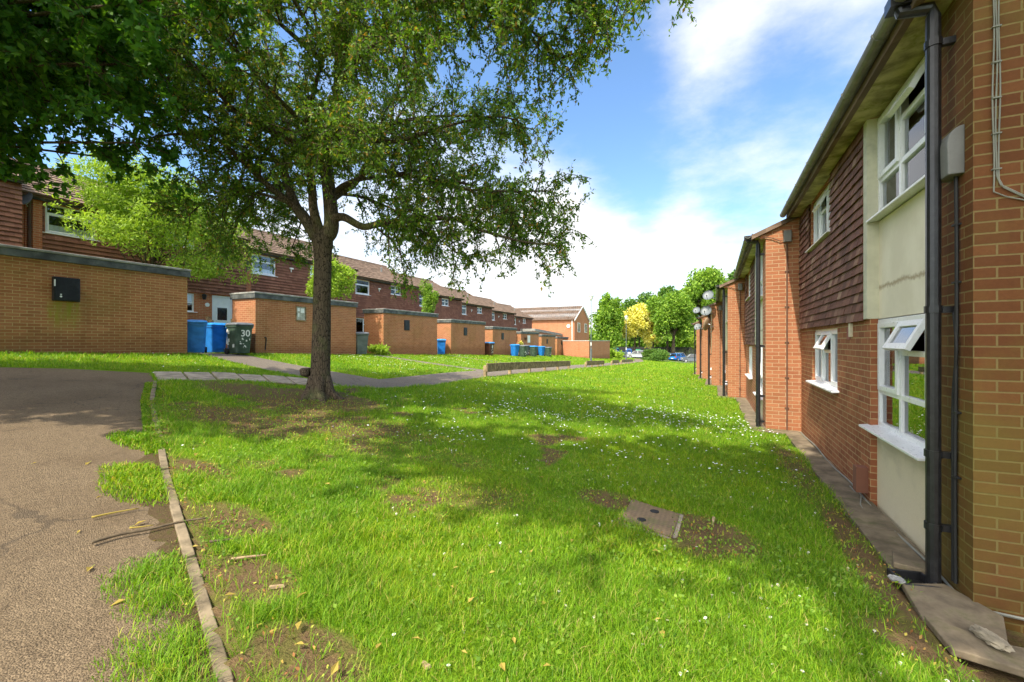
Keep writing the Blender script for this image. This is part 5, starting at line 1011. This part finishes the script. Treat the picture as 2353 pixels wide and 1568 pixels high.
rock('stone', (1.18, 3.95, tz(1.18, 3.95) + .03), .05, 'grey_stone', 'pale small stone beside the black drain hopper', 'stone', 3)
t = thing('drain_gully', 'black plastic drain gully half sunk at the edge of the slabs', 'drain', (1.30, 4.03, tz(1.3, 4.03) + .01), R(12)); b = MB(); b.box(-.11, .11, -.11, -.095, -.05, .03); b.box(-.11, .11, .095, .11, -.05, .03); b.box(-.11, -.095, -.095, .095, -.05, .03); b.box(.095, .11, -.095, .095, -.05, .03); b.box(-.095, .095, -.095, .095, -.05, -.03); b.build('hopper', 'black_pipe', t, bev=.004)

# ------------------------------------------------------------------ grass, daisies and litter on the lawn
def sample(d0, d1, dens, rg, a0=-62, a1=62):
    """points spread over a sector in front of the viewer's spot"""
    A = .5 * (d1 * d1 - d0 * d0) * R(a1 - a0); N = int(A * dens); r = np.sqrt(rg.uniform(d0 * d0, d1 * d1, N)); th = R(90 + 25.4) + rg.uniform(R(a0), R(a1), N)
    X, Y = r * np.cos(th), r * np.sin(th); k = is_lawn(X, Y); return X[k], Y[k]
def lawn_z(X, Y):
    nr = (Y > 0) & (Y < 14) & (X > -13) & (X < 2); return terr(X, Y) + nr * ((fbm(X, Y, .6) - .5) * .05)
rg = np.random.default_rng(21); GV, GF, off = [], [], 0
for d0, d1, dens, wd, hh, seg in ((1.1, 3.0, 15000, .0036, .046, 2), (3.0, 5.0, 8800, .0048, .044, 2), (5.0, 8.5, 3600, .0072, .048, 1), (8.5, 14, 1500, .012, .052, 1), (14, 24, 480, .022, .06, 1), (24, 45, 120, .045, .08, 1), (45, 90, 30, .09, .10, 1)):
    X, Y = sample(d0, d1, dens, rg); s = soil(X, Y) if d0 < 14 else np.zeros(len(X)); keep = rg.random(len(X)) > s * .94; X, Y = X[keep], Y[keep]; N = len(X)
    cl = fbm(X + 9, Y + 4, .35); big = fbm(X, Y + 77, 1.8); h = hh * (.45 + 1.15 * cl) * (.7 + .7 * big) * rg.uniform(.6, 1.35, N)
    fr = dist_line(X, Y, KERB) < .4 if d0 < 9 else np.zeros(N, bool); h = np.where(fr, h * 1.25, h)
    Z = lawn_z(X, Y) - .005; a = rg.uniform(0, 2 * math.pi, N); ln = rg.uniform(.2, 1.5, N) * h; dx, dy = np.cos(a) * ln, np.sin(a) * ln; b = a + math.pi / 2 + rg.uniform(-.5, .5, N); w = wd * rg.uniform(.6, 1.3, N); wx, wy = np.cos(b) * w * .5, np.sin(b) * w * .5
    if seg == 2:
        P = [(X - wx, Y - wy, Z), (X + wx, Y + wy, Z), (X + dx * .38 + wx * .75, Y + dy * .38 + wy * .75, Z + h * .62), (X + dx * .38 - wx * .75, Y + dy * .38 - wy * .75, Z + h * .62), (X + dx, Y + dy, Z + h * .95)]
        Vv = np.stack([np.stack(p, -1) for p in P], 1).reshape(-1, 3); I = off + np.arange(N)[:, None] * 5; GF += [np.concatenate([I, I + 1, I + 2], 1), np.concatenate([I, I + 2, I + 3], 1), np.concatenate([I + 3, I + 2, I + 4], 1)]
    else:
        P = [(X - wx, Y - wy, Z), (X + wx, Y + wy, Z), (X + dx, Y + dy, Z + h)]; Vv = np.stack([np.stack(p, -1) for p in P], 1).reshape(-1, 3); I = off + np.arange(N)[:, None] * 3; GF.append(np.concatenate([I, I + 1, I + 2], 1))
    off += len(Vv); GV.append(Vv)
kx = rg.uniform(-9.8, -1.2, 90000); ky = np.interp(-kx, [-p[0] for p in KERB], [p[1] for p in KERB]) + rg.uniform(-.5, .12, 90000); dk = dist_line(kx, ky, KERB); pm = np.max([np.exp(-(((kx - a_) / c_) ** 2 + ((ky - b_) / d_) ** 2)) for a_, b_, c_, d_ in ((-4.45, 2.0, .45, .22), (-4.75, 2.05, .4, .2), (-2.95, 1.38, .26, .2), (-2.7, 1.28, .2, .16), (-2.2, 1.08, .3, .2), (-1.95, .98, .25, .16), (-5.9, 2.6, .5, .18))], 0) * (.55 + .6 * fbm(kx, ky, .16))
k = ((dk > .03) & (pm > .16) & (rg.random(90000) > 1.08 - pm * .95)) | ((kx < -5.4) & (dk < .14) & (rg.random(90000) > .45)); kx, ky, dk = kx[k], ky[k], dk[k]; N = len(kx); dd = np.hypot(kx, ky)
h = (.05 + .045 * fbm(kx, ky, .2)) * rg.uniform(.4, 1.35, N) * np.clip(.45 + pm[k] * .8, .5, 1.1); Z = terr(kx, ky) - .022; a = rg.uniform(0, 6.283, N); ln = h * rg.uniform(.3, 1.3, N); dx, dy = np.cos(a) * ln, np.sin(a) * ln; b = a + 1.57; w = np.maximum(.0036, .0013 * dd) * rg.uniform(.7, 1.3, N); wx, wy = np.cos(b) * w * .5, np.sin(b) * w * .5
P = [(kx - wx, ky - wy, Z), (kx + wx, ky + wy, Z), (kx + dx * .4 + wx * .8, ky + dy * .4 + wy * .8, Z + h * .65), (kx + dx * .4 - wx * .8, ky + dy * .4 - wy * .8, Z + h * .65), (kx + dx, ky + dy, Z + h * .8)]
I = off + np.arange(N)[:, None] * 5; GF += [np.concatenate([I, I + 1, I + 2], 1), np.concatenate([I, I + 2, I + 3], 1), np.concatenate([I + 3, I + 2, I + 4], 1)]; GV.append(np.stack([np.stack(p, -1) for p in P], 1).reshape(-1, 3))
GV = np.concatenate(GV); GF = np.concatenate(GF); print('grass tris', len(GF))
tag(kind(mesh_np('grass', GV, GF, 'grass'), 'stuff'), 'short bright green grass covering the lawns', 'grass')
# broad weed leaves (clover, plantain) low in the grass
X, Y = sample(1.2, 9, 110, rg); k = rg.random(len(X)) < np.clip((fbm(X + 3, Y, .7) - .46) * 5, .03, 1); X, Y = X[k], Y[k]; X = np.repeat(X, 5) + rg.normal(size=len(X) * 5) * .03; Y = np.repeat(Y, 5) + rg.normal(size=len(Y) * 5) * .03
wv = leaf_mesh('lawn_weeds', np.stack([X, Y, lawn_z(X, Y) + rg.uniform(.01, .04, len(X))], -1), .024, 'leaf_mid', None, .8, -.1, rg); tag(kind(wv, 'stuff'), 'clover and broad weed leaves growing low in the lawn', 'weeds')
def daisy_geo(mbp, mbe, x, y, z, r, tilt, az, stem):
    nrm = Vector((math.sin(tilt) * math.cos(az), math.sin(tilt) * math.sin(az), math.cos(tilt))); u = nrm.orthogonal().normalized(); v = nrm.cross(u); c = Vector((x, y, z)); k = 11
    for i in range(k):
        a = 2 * math.pi * i / k; d = u * math.cos(a) + v * math.sin(a); e = u * math.cos(a + .2) + v * math.sin(a + .2); g_ = u * math.cos(a - .2) + v * math.sin(a - .2)
        mbp.add([tuple(c + d * r * .2), tuple(c + e * r * .85 + nrm * r * .15), tuple(c + d * r + nrm * r * .12), tuple(c + g_ * r * .85 + nrm * r * .15)], [(0, 1, 2, 3)])
    mbe.tube([c - nrm * r * .02, c + nrm * r * .16], [r * .36, r * .24], 7)
DS, DC = 'small white daisy growing in the lawn grass', 'daisies in the lawn'
dvar = []
for q in range(4):
    t = thing('daisy', DS, 'daisy', (0, 0, -50), group=DC); mp, me_ = MB(), MB(); daisy_geo(mp, me_, 0, 0, .05, .0105, .15 + .15 * q, q * 1.7, .05); mp.tube([(0, 0, 0), (.004, 0, .03), (0, 0, .05)], .0012, 4); mp.build('petals', 'daisy', t); me_.build('eye', 'daisy_eye', t); dvar.append(t)
bpy.context.view_layer.update()
def daisy_dens(X, Y):
    n_ = fbm(X + 21, Y + 13, 1.5); k = np.clip((n_ - .47) * 6, 0, 1); k2 = ((X > -4.2) & (X < 1.1) & (Y > 4.6) & (Y < 11)).astype(float); near_ = ((X > -.4) & (Y < 4.2)).astype(float)
    far = (X < -8.5) & (Y > 7); return np.clip(k * (.25 + 1.1 * k2 + far * .8) + k2 * .22 * (X > -2.8) + near_ * .30 + .008, 0, 1) * (1 - .85 * soil(X, Y))
X, Y = sample(1.4, 5.0, 60, rg); k = rg.random(len(X)) < daisy_dens(X, Y); D1 = np.stack([X[k], Y[k]], 1)
X, Y = sample(5.0, 12, 62, rg); k = rg.random(len(X)) < daisy_dens(X, Y); D2 = np.stack([X[k], Y[k]], 1)
X, Y = sample(12, 30, 30, rg); k = rg.random(len(X)) < daisy_dens(X, Y) * .7; D3 = np.stack([X[k], Y[k]], 1)
D = np.concatenate([D1, D2, D3]); D = D[np.argsort(np.hypot(D[:, 0], D[:, 1]))]; print('daisies', len(D))
for i, (x, y) in enumerate(D[:300]):
    o = dvar[i] if i < 4 else copy_tree(dvar[i % 4]); o.location = (x, y, float(lawn_z(x, y)) + random.uniform(-.036, -.016)); o.rotation_euler = (0, 0, random.uniform(0, 6)); s = random.uniform(.65, 1.05); o.scale = (s, s, s)
mp = MB()
for x, y in D[300:]:
    z = float(lawn_z(x, y)) + .042; d = math.hypot(x, y); r = .013 * random.uniform(.8, 1.2) * (1 if d < 9 else 1.25); tl, az = random.uniform(0, .5), random.uniform(0, 6); c = Vector((x, y, z)); nrm = Vector((math.sin(tl) * math.cos(az), math.sin(tl) * math.sin(az), math.cos(tl))); u = nrm.orthogonal().normalized(); v = nrm.cross(u)
    mp.add([tuple(c + (u * math.cos(a) + v * math.sin(a)) * r + nrm * (.15 * r)) for a in np.linspace(0, 2 * math.pi, 6, endpoint=False)] + [tuple(c)], [(i, (i + 1) % 6, 6) for i in range(6)])
tag(kind(mp.build('daisies', 'daisy'), 'stuff'), 'thickly scattered white daisies farther off in the lawns', 'daisies')
# sticks
def stick(pts, r, label, mat='twig'):
    z = [tz(*p) + (.015 if in_poly(np.array([p[0]]), np.array([p[1]]), TARMAC)[0] else .03) for p in pts]; c = pts[0]; m_ = MB(); P = [(x - c[0], y - c[1], q - z[0]) for (x, y), q in zip(pts, z)]; m_.tube(catmull(P, 4), np.linspace(r, r * .5, (len(P) - 1) * 4 + 1), 7); o = m_.build('stick', mat, smooth=True); o.location = (c[0], c[1], z[0] + r - .02); tag(o, label, 'stick', 'sticks fallen on the path edge')
stick([(-3.64, 1.33), (-3.63, 1.47), (-3.57, 1.61), (-3.5, 1.77), (-3.42, 1.91)], .012, 'longest dark stick lying across the kerb')
stick([(-4.06, 1.48), (-4.04, 1.6), (-4.0, 1.73)], .008, 'yellowish stick on the tarmac by the larger grass tuft', 'fallen')
stick([(-3.07, 1.72), (-3.0, 1.81), (-2.96, 1.88)], .009, 'short stick on bare soil right of the kerb', 'twig')
stick([(-2.75, 1.67), (-2.69, 1.75), (-2.63, 1.82)], .010, 'pale thick stick lying on the soil nearer the camera', 'woodchip')
stick([(-3.70, 1.55), (-3.66, 1.6), (-3.63, 1.66)], .006, 'thin yellow stick beside the longest dark stick', 'fallen')
for i, (x, y, L, lb) in enumerate(((-2.3, 1.60, .085, 'tan wood chip on the bare soil near the kerb'), (-1.18, 1.62, .06, 'small tan wood chip in the grass right of the bare soil'), (-.02, 4.42, .16, 'pale stick of wood beyond the manhole cover'))):
    b = MB(); b.hexa([(0, 0, 0), (L, .01, 0), (L, .03, 0), (0, .028, 0), (.004, .002, .012), (L - .006, .012, .014), (L - .01, .028, .010), (.004, .025, .012)]); o = b.build('wood_chip', 'woodchip'); o.location = (x, y, tz(x, y) + .012); o.rotation_euler = (0, .1, 1.9 * i + .8); tag(o, lb, 'wood chip')
# fallen leaves and seed wings
b = MB(); b.add([(0, 0, .004), (.018, .012, .012), (.05, .006, .004), (.02, -.012, .010)], [(0, 1, 2), (0, 2, 3)]); b.tube([(0, 0, .004), (-.018, .002, .006)], .0012, 4)
lv = b.build('fallen_leaf', 'fallen'); FL = 'yellow fallen leaf lying on the path or lawn'; tag(lv, FL, 'leaf', 'fallen leaves')
FP = [(-3.9, 1.35), (-3.35, 1.22), (-2.3, .98), (-3.75, 1.6), (-4.5, 1.7), (-2.85, 1.18), (-4.2, 2.05), (-2.55, 1.9), (-2.3, 1.75), (-1.9, 1.5), (-1.75, 1.4), (-2.9, 2.2), (-1.45, 1.55), (-1.1, 1.75), (-.7, 1.9), (-.55, 1.5), (-1.3, 2.4), (-.9, 2.3)]
rr = random.Random(4)
for i in range(70):
    x, y = FP[i] if i < len(FP) else (rr.uniform(-6, -.2), rr.uniform(1.1, 4.5))
    o = lv if i == 0 else lv.copy()
    if i: col.objects.link(o)
    kerb_side = bool(in_poly(np.array([x]), np.array([y]), TARMAC)[0]); o.location = (x, y, (tz(x, y) - .018) if kerb_side else float(lawn_z(x, y)) + .03); o.rotation_euler = (rr.uniform(-.3, .3), rr.uniform(-.3, .3), rr.uniform(0, 6)); s = rr.uniform(.6, 1.5); o.scale = (s, s, s)
rf_ = leaf_mesh('leaf_litter', np.stack([*(lambda X, Y: (X, Y, lawn_z(X, Y) + .012))(*(lambda X, Y: (X[soil(X, Y) > .35], Y[soil(X, Y) > .35]))(*sample(1.2, 9, 330, rg)))], -1), .024, 'fallen', None, .5, -.3, rg); tag(kind(rf_, 'stuff'), 'brown leaf litter on the bare soil patches', 'leaf litter')
